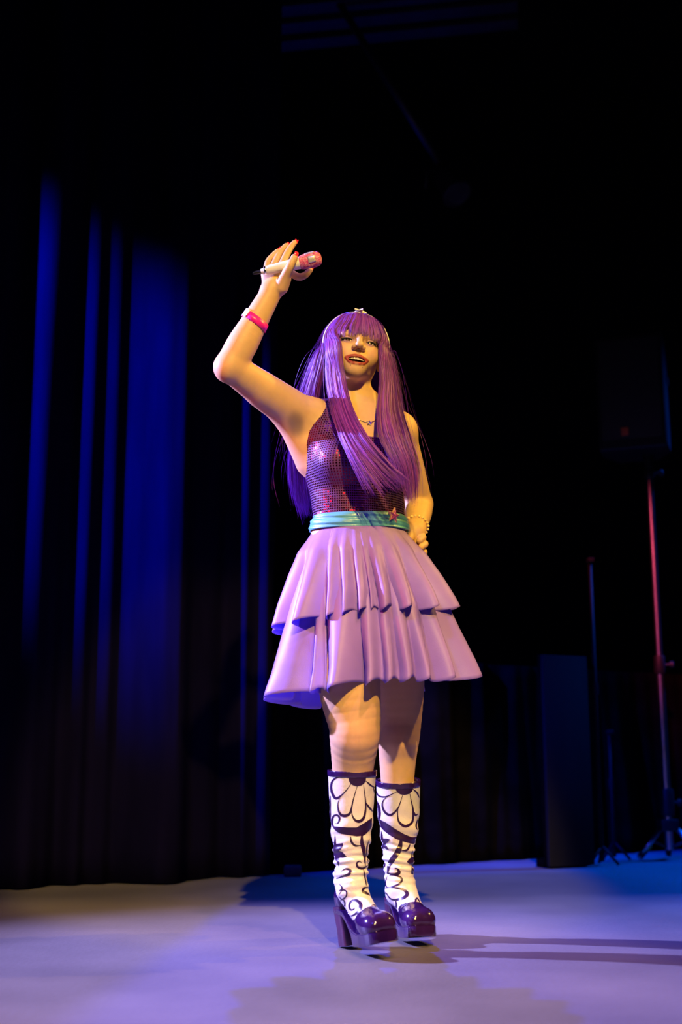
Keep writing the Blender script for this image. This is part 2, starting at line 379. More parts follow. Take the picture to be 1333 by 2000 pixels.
# two slim black stands in the dark
def thin_stand(px, pyb, pyt, label):
    f = PF(px, pyb); t = P(px-9, pyt, f[1]); f[2] = 0
    t[0] = f[0]
    r = tag(empty('microphone_stand', (f[0], f[1], 0)), label, 'stand', 'slim black stands by the drape')
    o = mesh_obj('pole', *tube([(f[0], f[1], .02), (f[0], f[1], t[2])], .009, 10), M['dull_black'], r)
    o = mesh_obj('clutch', *lathe([(0, 0), (0, .014), (.05, .015), (.05, 0)], (f[0], f[1], t[2]*.55), (f[0], f[1], 9)), M['dull_black'], r); sharp(o)
    o = mesh_obj('clip', *box((f[0], f[1]-.012, t[2]), (.028, .05, .02), None, .004), M['dull_black'], r); sharp(o)
    for a in (90, 210, 330):
        a = math.radians(a)
        mesh_obj('leg', *tube([(f[0], f[1], .09), (f[0]+(.075)*math.cos(a), f[1]+(.075)*math.sin(a), .010)], .007, 8), M['dull_black'], r)
thin_stand(1178, 1692, 1095, 'taller slim black stand left of the speaker stand')
thin_stand(1202, 1682, 1430, 'shorter slim black stand left of the speaker stand')

# lighting grid high up
def bar_px(a, b, za, r):
    # endpoints seen at a and b, hung at height z
    out = []
    for (px, py), z in ((a, za), (b, za)):
        u = 1000-py; dy = FPX*CP-u*SP; dz = FPX*SP+u*CP
        out.append(P(px, py, (z-CAMZ)*dy/dz))
    return out
for i, (a, b) in enumerate((((470, 96), (900, 55)), ((470, 62), (900, 21)), ((470, 28), (900, -14)))):
    q0, q1 = bar_px(a, b, 5.2, 0)
    d = q1-q0; L = np.linalg.norm(d); d /= L; n_ = np.array((-d[1], d[0], 0))
    Rb = np.column_stack([d, n_, (0, 0, 1)])
    c = (q0+q1)/2
    o = mesh_obj('ceiling_batten', *box(c, (L*1.5, .11, .03), Rb, .004), M['batten'])
    sharp(o)
    tag(o, ['nearest the lamp of the three blue-lit ceiling battens', 'middle of the three blue-lit ceiling battens', 'topmost of the three blue-lit ceiling battens in the picture'][i], 'batten', 'ceiling battens')
    for e in (-.45, .45):
        h = c+d*L*1.5*e
        mesh_obj('hanger', *tube([h+np.array((0, 0, .012)), (h[0], h[1], 5.9)], .008, 8), M['black_metal'], o)
q0, q1 = bar_px((690, 50), (858, 318), 5.05, 0)
q1 = P(858, 318, q0[1]*1.02)
bt = mesh_obj('lighting_pipe', *tube([q0+(q0-q1)*.2, q1], .024, 12), M['black_metal'])
tag(bt, 'dim diagonal lighting pipe hanging from the ceiling', 'pipe')
lr = tag(empty('stage_lamp', tuple(q1-np.array((0, 0, .05)))), 'dim unlit stage lamp at the end of the diagonal pipe', 'stage lamp')
ax = q1+np.array((.02, -.02, -.09)); ae = ax+np.array((.10, -.10, -.22))
o = mesh_obj('housing', *lathe([(0, 0), (0, .06), (.02, .075), (.17, .08), (.21, .095), (.215, .085), (.20, .07), (.20, 0)], ax, ae, 24), M['batten'], lr); sharp(o)
o = mesh_obj('yoke', *tube([ax+np.array((-.11, 0, -.09)), ax+np.array((-.10, 0, .02)), ax+np.array((0, 0, .04)), ax+np.array((.12, 0, .02)), ax+np.array((.14, 0, -.09))], .009, 8), M['black_metal'], lr)
o = mesh_obj('hook_clamp', *box(q1+np.array((0, 0, -.056)), (.05, .05, .06), None, .006), M['black_metal'], lr); sharp(o)

# ------------------------------------------------------------------ implicit surfaces (for the continuous body)
def smin(a, b, k):
    h = np.clip(.5+.5*(b-a)/k, 0, 1)
    return b*(1-h)+a*h-k*h*(1-h)
class Field:
    def __init__(s): s.ops = []
    def cone(s, a, b, ra, rb, k=.012, op='u', flat=None):
        a = np.asarray(a, float); b = np.asarray(b, float); ab = b-a; L2 = max(ab@ab, 1e-12)
        def f(p):
            h = np.clip(((p-a)@ab)/L2, 0, 1)
            return np.linalg.norm(p-a-h[:, None]*ab, axis=1)-(ra+(rb-ra)*h)
        s.ops.append((f, (a+b)/2, math.sqrt(L2)/2+max(ra, rb), k, op)); return s
    def chain(s, pts, rs, k=.012, n=None):
        q = np.c_[np.asarray(pts, float), np.asarray(rs, float)]
        if len(q) > 2: q = catmull(q, n or 4*len(q))
        def f(p):
            d = np.full(len(p), 9.0)
            for i in range(len(q)-1):
                a = q[i, :3]; ab = q[i+1, :3]-a
                h = np.clip(((p-a)@ab)/max(ab@ab, 1e-12), 0, 1)
                d = np.minimum(d, np.linalg.norm(p-a-h[:, None]*ab, axis=1)-(q[i, 3]+(q[i+1, 3]-q[i, 3])*h))
            return d
        c = (q[:, :3].max(0)+q[:, :3].min(0))/2
        s.ops.append((f, c, np.linalg.norm(q[:, :3]-c, axis=1).max()+q[:, 3].max(), k, 'u')); return s
    def ell(s, c, r, R=None, k=.012, op='u'):
        c = np.asarray(c, float); r = np.asarray(r, float); R = np.eye(3) if R is None else np.asarray(R)
        def f(p):
            q = (p-c)@R
            k0 = np.linalg.norm(q/r, axis=1); k1 = np.linalg.norm(q/(r*r), axis=1)
            return np.where(k0 < 1e-6, -r.min(), k0*(k0-1)/np.maximum(k1, 1e-9))
        s.ops.append((f, c, r.max(), k, op)); return s
    def fn(s, f, c, r, k=.012, op='u'):
        s.ops.append((f, np.asarray(c, float), r, k, op)); return s
    def __call__(s, p):
        d = np.full(len(p), 1.0)
        lo = p.min(0); hi = p.max(0)
        for f, c, r, k, op in s.ops:
            mg = r+max(3*k, .03)+.03
            q = np.clip(c, lo, hi)
            if ((q-c)**2).sum() > mg*mg: continue
            m = ((p-c)**2).sum(1) < mg*mg
            if not m.any(): continue
            v = f(p[m])
            if op == 'u': d[m] = smin(d[m], v, k)
            elif op == 's': d[m] = -smin(-d[m], v, k)
            elif op == 'i': d[m] = -smin(-d[m], -v, k)
        return d
def axis_lines(segs):
    out = [segs[0][0]]
    for a, b, h in segs:
        n = max(1, int(round((b-a)/h))); out += list(np.linspace(a, b, n+1)[1:])
    return np.array(out)
def surface_nets(F, xs, ys, zs, B=8, project=2):
    def pad(a):
        n = (-(len(a)-1)) % B
        return np.r_[a, a[-1]+(a[-1]-a[-2])*np.arange(1, n+1)]
    xs, ys, zs = pad(xs), pad(ys), pad(zs); X = (xs, ys, zs)
    nb = [(len(a)-1)//B for a in X]
    ce = [np.array([(a[i*B]+a[i*B+B])/2 for i in range(n)]) for a, n in zip(X, nb)]
    hf = [np.array([(a[i*B+B]-a[i*B])/2 for i in range(n)]) for a, n in zip(X, nb)]
    gi = np.stack(np.meshgrid(*[np.arange(n) for n in nb], indexing='ij'), -1).reshape(-1, 3)
    cp = np.stack([ce[k][gi[:, k]] for k in range(3)], -1)
    rad = np.sqrt(sum(hf[k][gi[:, k]]**2 for k in range(3)))
    dv = np.concatenate([F(c) for c in np.array_split(cp, max(1, len(cp)//4000))])
    gi = gi[np.abs(dv) < rad*1.6+.004]
    ar = np.arange(B+1); N1, N2 = len(ys), len(zs)
    ids, pos, E = [], [], [[], [], []]
    for ch in np.array_split(gi, max(1, len(gi)//64)):
        cx = xs[ch[:, 0, None]*B+ar]; cy = ys[ch[:, 1, None]*B+ar]; cz = zs[ch[:, 2, None]*B+ar]
        n = len(ch)
        g = np.empty((n, B+1, B+1, B+1, 3))
        g[..., 0] = cx[:, :, None, None]; g[..., 1] = cy[:, None, :, None]; g[..., 2] = cz[:, None, None, :]
        v = F(g.reshape(-1, 3)).reshape(n, B+1, B+1, B+1)
        s = v < 0
        cnt = np.zeros((n, B, B, B)); acc = np.zeros((n, B, B, B, 3))
        for ax in range(3):
            sl0 = [slice(None)]*4; sl1 = [slice(None)]*4; sl0[ax+1] = slice(0, B); sl1[ax+1] = slice(1, B+1)
            v0, v1 = v[tuple(sl0)], v[tuple(sl1)]; x = (v0 < 0) != (v1 < 0)
            t = np.where(x, v0/np.where(x, v0-v1, 1), 0)
            pt = g[tuple(sl0)]+(g[tuple(sl1)]-g[tuple(sl0)])*t[..., None]
            pt = pt*x[..., None]
            o = [a for a in range(3) if a != ax]
            for da in (0, 1):
                for db in (0, 1):
                    q = [slice(None)]*4; q[o[0]+1] = slice(da, da+B); q[o[1]+1] = slice(db, db+B)
                    cnt += x[tuple(q)]; acc += pt[tuple(q)]
            q = [slice(None)]*4
            q[o[0]+1] = slice(0, B); q[o[1]+1] = slice(0, B)
            w = np.argwhere(x[tuple(q)])
            if len(w):
                sg = s[tuple(sl0)][tuple(q)][tuple(w.T)]
                E[ax].append(np.c_[ch[w[:, 0]]*B+w[:, 1:], sg])
        a = np.argwhere(cnt > 0)
        if len(a):
            gidx = ch[a[:, 0]]*B+a[:, 1:]
            ids.append((gidx[:, 0].astype(np.int64)*N1+gidx[:, 1])*N2+gidx[:, 2])
            pos.append(acc[tuple(a.T)]/cnt[tuple(a.T)][:, None])
    ids = np.concatenate(ids); pos = np.concatenate(pos)
    od = np.argsort(ids); ids = ids[od]; pos = pos[od]
    Q = []
    for ax in range(3):
        e = np.concatenate(E[ax]).astype(np.int64)
        o = [a for a in range(3) if a != ax]
        if ax == 1: o = o[::-1]
        cs = []
        for da, db in ((0, 0), (-1, 0), (-1, -1), (0, -1)):
            c = e[:, :3].copy(); c[:, o[0]] += da; c[:, o[1]] += db
            key = (c[:, 0]*N1+c[:, 1])*N2+c[:, 2]
            j = np.clip(np.searchsorted(ids, key), 0, len(ids)-1)
            cs.append(np.where(ids[j] == key, j, -1))
        q = np.stack(cs, -1); ok = (q >= 0).all(1); q = q[ok]; sg = e[ok, 3] > 0
        Q.append(np.where(sg[:, None], q, q[:, ::-1]))
    Q = np.concatenate(Q)
    hmin = min(np.diff(xs).min(), np.diff(zs).min())
    for _ in range(project):
        d, g = field_grad(F, pos)
        stp = np.clip(d, -hmin, hmin)
        pos = pos-g*stp[:, None]
    return pos, Q
def chunks(F, p, n=20000):
    # spatially coherent evaluation
    od = np.lexsort((p[:, 0], np.round(p[:, 2]/.05)))
    out = np.empty(len(p))
    for c in np.array_split(od, max(1, len(p)//n)): out[c] = F(p[c])
    return out
def field_grad(F, p, e=.0008):
    d = chunks(F, p); g = np.empty_like(p)
    for k in range(3):
        q = p.copy(); q[:, k] += e; g[:, k] = (chunks(F, q)-d)/e
    n = np.linalg.norm(g, axis=1)
    return d/np.maximum(n, .3), g/np.maximum(n, 1e-6)[:, None]
def rotm(yaw=0, roll=0, pitch=0):
    return np.array(Matrix.Rotation(math.radians(yaw), 3, 'Z')@Matrix.Rotation(math.radians(roll), 3, 'Y')@Matrix.Rotation(math.radians(pitch), 3, 'X'))

# ------------------------------------------------------------------ the performer: skeleton
YAW = math.radians(20)
RT = rotm(20)
TC = np.array((.050, 3.27, 0))
zz = np.array([.80, .90, .98, 1.06, 1.135, 1.20, 1.27, 1.33, 1.39, 1.425, 1.455, 1.49])
tcx = np.array([.055, .055, .055, .053, .051, .045, .038, .036, .038, .041, .046, .050])
tcy = np.array([3.28, 3.28, 3.28, 3.275, 3.27, 3.275, 3.28, 3.28, 3.285, 3.285, 3.285, 3.28])
ta = np.array([.135, .158, .163, .147, .124, .128, .140, .150, .146, .125, .085, .050])
tb = np.array([.100, .115, .118, .108, .096, .099, .104, .106, .096, .080, .065, .050])
def torso_f(p):
    z = p[:, 2]
    cx = np.interp(z, zz, tcx); cy = np.interp(z, zz, tcy); a = np.interp(z, zz, ta); b = np.interp(z, zz, tb)
    dx = p[:, 0]-cx; dy = p[:, 1]-cy
    lx = dx*math.cos(YAW)+dy*math.sin(YAW); ly = -dx*math.sin(YAW)+dy*math.cos(YAW)
    d = (np.sqrt((lx/a)**2+(ly/b)**2)-1)*np.minimum(a, b)
    return np.maximum(d, np.maximum(zz[0]-z, z-zz[-1]))
def TL(lx, ly, z):
    return RT@np.array((lx, ly, 0))+np.array((np.interp(z, zz, tcx), np.interp(z, zz, tcy), z))

SR = P(603, 818, 3.25); ER = P(449, 716, 3.06); WR = P(533, 566, 3.05)
SL = P(778, 842, 3.33); EL = P(820, 985, 3.50); WL = P(812, 1038, 3.37)
def add_torso(F):
    F.fn(torso_f, (.05, 3.28, 1.14), .40, .02)
    for s in (-1, 1):
        F.ell(TL(s*.066, -.078, 1.275), (.062, .052, .058), RT, .030)
    nb = P(704, 800, 3.29)
    F.cone(nb+np.array((-.02, .01, -.012)), SR+np.array((.012, .01, .010)), .040, .044, .025)
    F.cone(nb+np.array((.02, .01, -.012)), SL+np.array((-.012, 0, .004)), .040, .042, .025)
def add_arms(F):
    # raised right arm
    F.cone(SR, SR, .056, .056, .03)
    m = SR*.5+ER*.5
    F.chain([SR, m+np.array((0, 0, -.004)), ER], [.053, .050, .040], .02)
    F.cone(SR*.75+ER*.25+np.array((0, 0, -.012)), SR*.4+ER*.6+np.array((0, 0, -.010)), .044, .038, .02)
    F.cone(TL(-.13, .02, 1.29), SR*.7+ER*.3+np.array((0, .015, -.02)), .035, .036, .03)     # lat fold of the armpit
    F.chain([ER, ER*.72+WR*.28, ER*.40+WR*.60, WR], [.039, .0415, .0345, .0275], .012)
    F.cone(ER+np.array((-.008, .004, -.003)), ER+np.array((-.006, 0, -.010)), .030, .030, .015)
    F.cone(WR+np.array((-.008, 0, 0)), WR+np.array((.008, 0, .006)), .0255, .0255, .01)
    # left arm, hand on the hip
    F.cone(SL, SL, .054, .054, .03)
    F.chain([SL, SL*.5+EL*.5, EL], [.050, .045, .038], .02)
    F.chain([EL, EL*.65+WL*.35, WL], [.039, .040, .028], .012)
    Ym = 3.36
    k = [P(817, 1048, Ym), P(820, 1062, Ym), P(816, 1074, Ym+.01)]
    F.cone(WL, P(806, 1060, Ym+.01), .028, .026, .012)
    for i, (a, b, c) in enumerate(((P(806, 1051, 3.38), P(826, 1049, 3.36), P(820, 1056, 3.33)),
                                   (P(808, 1062, 3.38), P(830, 1062, 3.36), P(823, 1069, 3.33)),
                                   (P(806, 1074, 3.38), P(828, 1078, 3.36), P(820, 1084, 3.33)),
                                   (P(802, 1084, 3.38), P(823, 1092, 3.36), P(815, 1097, 3.34)))):
        F.chain([a, b, c], [.0105, .0105, .0090], .004)
    F.chain([WL, P(794, 1058, 3.33), P(786, 1081, 3.315)], [.018, .012, .009], .006)
LEG_R = ([P(672, 1180, 3.24), P(680, 1300, 3.155), P(684, 1350, 3.145), P(693, 1415, 3.15), P(693, 1440, 3.155), P(690, 1490, 3.19), P(687, 1560, 3.215), P(687, 1640, 3.21), P(688, 1735, 3.19)],
         [.088, .0835, .080, .0675, .0645, .0555, .047, .034, .026])
LEG_L = ([P(752, 1180, 3.33), P(774, 1300, 3.36), P(778, 1350, 3.37), P(780, 1425, 3.38), P(779, 1445, 3.38), P(777, 1490, 3.395), P(777, 1560, 3.41), P(778, 1640, 3.415), P(780, 1735, 3.40)],
         [.086, .077, .072, .0595, .057, .050, .042, .032, .024])
def add_legs(F):
    for pts, rs in (LEG_R, LEG_L):
        F.chain(pts, rs, .02)
    F.cone(P(691, 1432, 3.118), P(691, 1440, 3.120), .036, .034, .03)
    F.cone(P(778, 1438, 3.348), P(778, 1446, 3.348), .032, .030, .03)

# head
RH = rotm(7, 8, -6)
EYE_MID = P(702.5, 664.5, 3.165)
HO = EYE_MID-RH@np.array((0, -.088, .004))
def H(x, y, z): return RH@np.array((x, y, z))+HO
def Hs(a): return np.asarray(a)@RH.T+HO
MCX = .0300
up_lip = [(-MCX, -.0790, -0.0530), (-.018, -.0915, -0.0498), (-.007, -.0975, -0.0468), (0, -.0980, -0.0478), (.007, -.0975, -0.0468), (.018, -.0915, -0.0498), (MCX, -.0790, -0.0530)]
lo_lip = [(-MCX, -.0790, -0.0530), (-.019, -.0890, -0.0672), (-.008, -.0940, -0.0712), (.008, -.0940, -0.0712), (.019, -.0890, -0.0672), (MCX, -.0790, -0.0530)]
up_r = [.0018, .0036, .0043, .0041, .0043, .0036, .0018]; lo_r = [.0018, .0036, .0044, .0044, .0036, .0018]
EYEC = {s: np.array((s*.0315, -.0725, .0030)) for s in (-1, 1)}
def add_head(F, lips=True):
    F.cone(P(704, 806, 3.29), H(0, .018, -.075), .056, .050, .03)                # neck
    F.ell(H(0, .015, .035), (.073, .092, .080), RH, .02)
    F.ell(H(0, -.030, -.012), (.0600, .058, .062), RH, .03)
    for s in (-1, 1):
        F.cone(H(s*.041, .002, -.043), H(s*.010, -.064, -.077), .016, .0150, .035)
        F.ell(H(s*.037, -.060, -.026), (.024, .022, .024), RH, .025)
        F.ell(H(s*.028, -.079, .0215), (.024, .009, .009), RH, .020)
        # ear
        F.ell(H(s*.071, .014, -.006), (.008, .016, .027), RH@rotm(0, s*-12), .006)
        F.ell(H(s*.0755, .009, -.002), (.005, .010, .017), RH, .004, 's')
    F.cone(H(-.005, -.077, -.0785), H(.005, -.077, -.0785), .0148, .0148, .020)
    F.ell(H(0, -.0705, -.055), (.033, .025, .028), RH, .016)
    for s in (-1, 1):
        F.ell(H(s*.0315, -.0965, .0035), (.019, .0135, .0110), RH, .010, 's')
    # nose
    F.cone(H(0, -.0890, .016), H(0, -.1065, -.0165), .0068, .0088, .010)
    F.ell(H(0, -.1085, -.0195), (.0098, .0090, .0082), RH, .007)
    for s in (-1, 1):
        F.ell(H(s*.0122, -.0975, -.0225), (.0074, .0095, .0072), RH, .006)
        F.ell(H(s*.0068, -.1025, -.0305), (.0040, .0058, .0048), RH@rotm(s*-18), .0022, 's')
    if not lips: return
    # lips laid on the surface of the face, then the open mouth
    for pts, rs in ((up_lip, up_r), (lo_lip, lo_r)):
        F.chain([H(*p) for p in pts], rs, .0035, 14)
    F.ell(H(0, YM+.006, -.0588), (.0240, .0200, .0078), RH, .0018, 's')
PRE = Field(); add_head(PRE, False)
def face_y(x, z):
    ys = np.linspace(-.130, -.05, 161)
    d = PRE(np.array([H(x, y, z) for y in ys]))
    k = int(np.argmax(d < 0)); return float(ys[k])
up_lip = [(x, face_y(x, z)+.0012, z) for x, y, z in up_lip]
lo_lip = [(x, face_y(x, z)+.0010, z) for x, y, z in lo_lip]
YM = face_y(0, -.0588)
# raised hand
HK = dict(pinky=[P(520, 531, 3.075), P(524, 511, 3.095), P(534, 499, 3.10), P(542, 491, 3.10)],
          ring=[P(533, 524, 3.07), P(543, 502, 3.095), P(551, 489, 3.105), P(559, 480, 3.11)],
          middle=[P(549, 522, 3.065), P(560, 498, 3.085), P(567, 485, 3.10), P(575, 474.5, 3.105)],
          index=[P(564, 530, 3.06), P(583, 541, 3.055), P(597, 537, 3.06), P(606, 527, 3.07)])
HR = dict(pinky=[.0095, .0085, .0078, .0068], ring=[.0105, .0094, .0086, .0074], middle=[.0108, .0097, .0088, .0076], index=[.0108, .0100, .0090, .0078])
THUMB = [P(549, 560, 3.035), P(557, 541, 3.018), P(567, 520, 2.995), P(575, 503, 2.992)]
THR = [.0170, .0150, .0112, .0092]
def add_hand(F):
    for n, pts in HK.items():
        F.cone(WR+np.array((.0, 0, .008)), pts[0], .0185, .0125, .010)
        F.chain(pts, HR[n], .0045, 9)
    F.cone(P(524, 553, 3.06), P(522, 536, 3.065), .0155, .0145, .012)
    F.chain(THUMB, THR, .005)
    F.cone(P(550, 562, 3.04), P(557, 545, 3.028), .017, .0155, .010)

BODY = Field(); add_torso(BODY); add_legs(BODY); add_arms(BODY); add_head(BODY); add_hand(BODY)
hx = axis_lines([(-.345, -.245, .0035), (-.245, -.06, .0022), (-.06, -.028, .0028), (-.028, .128, .0017), (.128, .30, .0028)])
hy = axis_lines([(2.955, 3.02, .0023), (3.02, 3.20, .0018), (3.20, 3.60, .0032)])
hz = axis_lines([(.14, 1.44, .0042), (1.44, 1.50, .0028), (1.50, 1.68, .0017), (1.68, 1.72, .0026), (1.72, 1.99, .0021)])
BV, BF = surface_nets(BODY, hx, hy, hz)

# skin colours (lips, eye make-up, nail-free skin, knees)
def seg_dist(q, pts):
    d = np.full(len(q), 9.0); pts = np.asarray(pts)
    for i in range(len(pts)-1):
        a, b = pts[i], pts[i+1]; ab = b-a
        h = np.clip(((q-a)@ab)/(ab@ab), 0, 1); d = np.minimum(d, np.linalg.norm(q-a-h[:, None]*ab, axis=1))
    return d
SKIN = np.array((.66, .41, .20))
col = np.tile(np.r_[SKIN, 1.0], (len(BV), 1))
hm = np.linalg.norm(BV-HO, axis=1) < .16
q = (BV[hm]-HO)@RH
cc = col[hm]
def blend(m, c):
    m = np.clip(m, 0, 1)[:, None]; cc[:, :3] = cc[:, :3]*(1-m)+np.array(c)*m
for s in (-1, 1):   # cheeks and eye make-up
    blend(.35*np.exp(-(((q-np.array((s*.042, -.075, -.028)))/np.array((.018, .03, .016)))**2).sum(1)), (.72, .30, .26))
    e = (q-EYEC[s])/np.array((.024, .05, .0125)); blend(.6*np.exp(-(e**2).sum(1)**2)*(q[:, 1] < -.05), (.26, .11, .16))
    e = (q-EYEC[s]-np.array((s*.016, 0, -.001)))/np.array((.010, .05, .0040)); blend(.85*np.exp(-(e**2).sum(1)**2)*(q[:, 1] < -.05), (.05, .03, .05))
    e = (q-np.array((s*.030, -.085, .0245+.000)))/np.array((.020, .05, .0038)); blend(.35*np.exp(-(e**2).sum(1)**2)*(q[:, 1] < -.04), (.16, .08, .09))
dl = np.minimum(seg_dist(q, up_lip), seg_dist(q, lo_lip))
blend((.0060-dl)/.0014, (.36, .06, .05))
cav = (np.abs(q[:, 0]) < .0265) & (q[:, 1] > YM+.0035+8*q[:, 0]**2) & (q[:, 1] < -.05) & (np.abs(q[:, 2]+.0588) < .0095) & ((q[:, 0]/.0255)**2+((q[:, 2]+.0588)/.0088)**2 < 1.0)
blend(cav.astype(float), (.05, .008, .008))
for s in (-1, 1):
    e = np.linalg.norm((q-np.array((s*.0068, -.1015, -.0305)))/np.array((.0042, .0065, .005)), axis=1)
    blend((1.05-e)/.25*.8, (.10, .03, .02))
col[hm] = cc
# armpit stubble and knee tone
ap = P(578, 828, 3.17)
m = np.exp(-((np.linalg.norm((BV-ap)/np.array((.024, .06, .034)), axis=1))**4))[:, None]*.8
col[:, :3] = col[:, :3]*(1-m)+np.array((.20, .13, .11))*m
for kp in (P(694, 1438, 3.09), P(779, 1444, 3.32)):
    m = np.exp(-((np.linalg.norm((BV-kp)/np.array((.04, .07, .04)), axis=1))**2))[:, None]*.30
    col[:, :3] = col[:, :3]*(1-m)+np.array((.55, .26, .20))*m
person = tag(empty('person', (*PF(735, 1845)[:2], 0)), 'performer in long purple wig, sequined top and lavender skirt raising a microphone', 'person')
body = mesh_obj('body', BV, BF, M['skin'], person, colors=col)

# ------------------------------------------------------------------ face pieces
def sphere_patch(c, r, az, el, R, n=18, m=9, thick=0):
    V = []
    for j in range(m+1):
        for i in range(n+1):
            a = az[0]+(az[1]-az[0])*i/n
            e0, e1 = el(a) if callable(el) else el
            e = e0+(e1-e0)*j/m
            V.append(c+np.array((math.sin(a)*math.cos(e), -math.cos(a)*math.cos(e), math.sin(e)))*r)
    F = [(j*(n+1)+i, j*(n+1)+i+1, (j+1)*(n+1)+i+1, (j+1)*(n+1)+i) for j in range(m) for i in range(n)]
    return Hs(np.array(V)), F
for s in (-1, 1):
    c = EYEC[s]; r = .0134
    bm = bmesh.new(); bmesh.ops.create_uvsphere(bm, u_segments=24, v_segments=16, radius=r); bm.verts.index_update()
    V = np.array([v.co[:] for v in bm.verts]); F = [tuple(v.index for v in f.verts) for f in bm.faces]; bm.free()
    ey = mesh_obj('eyeball', Hs(V+c), F, M['eye_white'], body)
    # iris disc: looking slightly down towards the audience
    g = np.array((-.06*0-.05, -1, -.18)); g /= np.linalg.norm(g)
    a = np.cross(g, (0, 0, 1)); a /= np.linalg.norm(a); b = np.cross(g, a)
    V = [c+g*(r+.0004)]; F = []
    for k, rr in enumerate((.0034, .0068)):
        for j in range(20):
            t = 2*PI*j/20; d = a*math.cos(t)*rr+b*math.sin(t)*rr
            V.append(c+g*(math.sqrt(r*r-rr*rr)+.0004)+d)
    F = [(0, 1+j, 1+(j+1) % 20) for j in range(20)]+[(1+j, 21+j, 21+(j+1) % 20, 1+(j+1) % 20) for j in range(20)]
    mesh_obj('iris', Hs(np.array(V)), F, M['iris'], body)
    R_ = math.radians
    # upper and lower lids as thin shells
    ul = lambda a: (R_(-2+10*math.cos(a*1.0)), R_(72))
    o = mesh_obj('upper_eyelid', *sphere_patch(c, .0146, (R_(-68), R_(68)), ul, RH), M['lid'], body)
    ll = lambda a: (R_(-60), R_(-6-14*max(0, math.cos(a))**1.0))
    o = mesh_obj('lower_eyelid', *sphere_patch(c, .0143, (R_(-68), R_(68)), ll, RH), M['lid'], body)
    # lash line with a small wing
    pts = []
    for i in range(13):
        a = R_(-66+132*i/12); e = ul(a)[0]
        pts.append(c+np.array((math.sin(a)*math.cos(e), -math.cos(a)*math.cos(e), math.sin(e)))*.0152)
    pts = pts if s > 0 else pts[::-1]
    pts.append(pts[-1]+np.array((s*.006, .003, .0025)))
    mesh_obj('eyelashes', *tube(Hs(np.array(pts)), np.r_[np.linspace(.0010, .0026, 13), .0006], 6), M['lash'], body)
# upper teeth
tp = []
for i in range(8):
    x = (i-3.5)*.0056; y = YM+.0060+7.5*x*x*1.6
    wd = .0052; ang = math.atan(2*7.5*1.6*x)
    tp.append(box(H(x, y, -.0535), (wd, .0035, .0088-.0007*abs(i-3.5)), RH@rotm(math.degrees(ang)), .001))
mesh_obj('teeth', *join(tp), M['teeth'], body)
# piercings: nose ring, two lip studs
rp = [H(.0042*math.sin(t), -.1060+.0010*math.cos(t), -.0300-.0046*math.cos(t)) for t in np.linspace(-1.5, 1.5, 14)]
mesh_obj('nose_ring', *tube(rp, .0006, 6), M['silver'], body)
for x, y, z in ((-.0105, -.0985, -.0690), (.0120, -.0985, -.0695), (-.0160, -.0905, -.0775), (.0185, -.0895, -.0780)):
    c = H(x, face_y(x, z)-(.004 if z > -.07 else .0005), z)
    mesh_obj('lip_stud', *lathe([(0, 0), (.0003, .0007), (.001, .0011), (.0017, .0007), (.002, 0)], c, c+RH@np.array((0, -1, 0)), 10), M['silver'], body)
# red nails
def nail(p0, p1, r, up):
    d = p1-p0; d /= np.linalg.norm(d); up = up-d*np.dot(up, d); up /= np.linalg.norm(up); sd = np.cross(d, up)
    V, F = [], []; n, m = 6, 6
    for j in range(m+1):
        t = j/m
        for i in range(n+1):
            a = (i/n-.5)*2.0; wv = math.sin(a)*r*.98*(1-.25*max(0, t-.7)/.3)
            V.append(p1+d*(-.005+.021*t)+sd*wv+up*(math.cos(a)*r*.92-.0036*t+.0004))
    F = [(j*(n+1)+i, j*(n+1)+i+1, (j+1)*(n+1)+i+1, (j+1)*(n+1)+i) for j in range(m) for i in range(n)]
    o = mesh_obj('fingernail', V, F, M['nail'], body)
    sm = o.modifiers.new('thickness', 'SOLIDIFY'); sm.thickness = .0012; sm.offset = 0
for n, pts in HK.items():
    up = np.array((.1, 1.0, .35)) if n != 'index' else np.array((.8, .2, -.5))
    if n != 'index': up = np.array((.35, .9, .2))
    nail(pts[-2], pts[-1], HR[n][-1], up)
nail(THUMB[-2], THUMB[-1], THR[-1], np.array((.75, -.65, .1)))

# ------------------------------------------------------------------ sequined top
TOP = Field(); add_torso(TOP)
def top_f(p):
    d = TOP(p)-.0055
    z = p[:, 2]
    cx = np.interp(z, zz, tcx); cy = np.interp(z, zz, tcy)
    dx = p[:, 0]-cx; dy = p[:, 1]-cy
    lx = dx*math.cos(YAW)+dy*math.sin(YAW); ly = -dx*math.sin(YAW)+dy*math.cos(YAW)
    # scooped neckline, front lower than back
    zb = np.where(ly < 0, 1.345, 1.385)
    qx = np.abs(lx-.004)-.045; qz = np.abs(z-(zb+.25))-.215
    neck = np.sqrt(np.maximum(qx, 0)**2+np.maximum(qz, 0)**2)+np.minimum(np.maximum(qx, qz), 0)-.035
    d = np.maximum(d, -neck)
    for S, E, r0, sh in ((SR, ER, .056, np.array((-.018, 0, .0))), (SL, EL, .052, np.array((.022, 0, .002)))):
        a = S+sh; ab = E-a; h = np.clip(((p-a)@ab)/(ab@ab), 0, 1)
        d = np.maximum(d, -(np.linalg.norm(p-a-h[:, None]*ab, axis=1)-r0))
    d = np.maximum(d, 1.105-z)
    return d
xs = axis_lines([(-.17, .25, .003)]); ys = axis_lines([(3.08, 3.44, .003)]); zs = axis_lines([(1.09, 1.50, .003)])
TV, TF = surface_nets(top_f, xs, ys, zs, project=2)
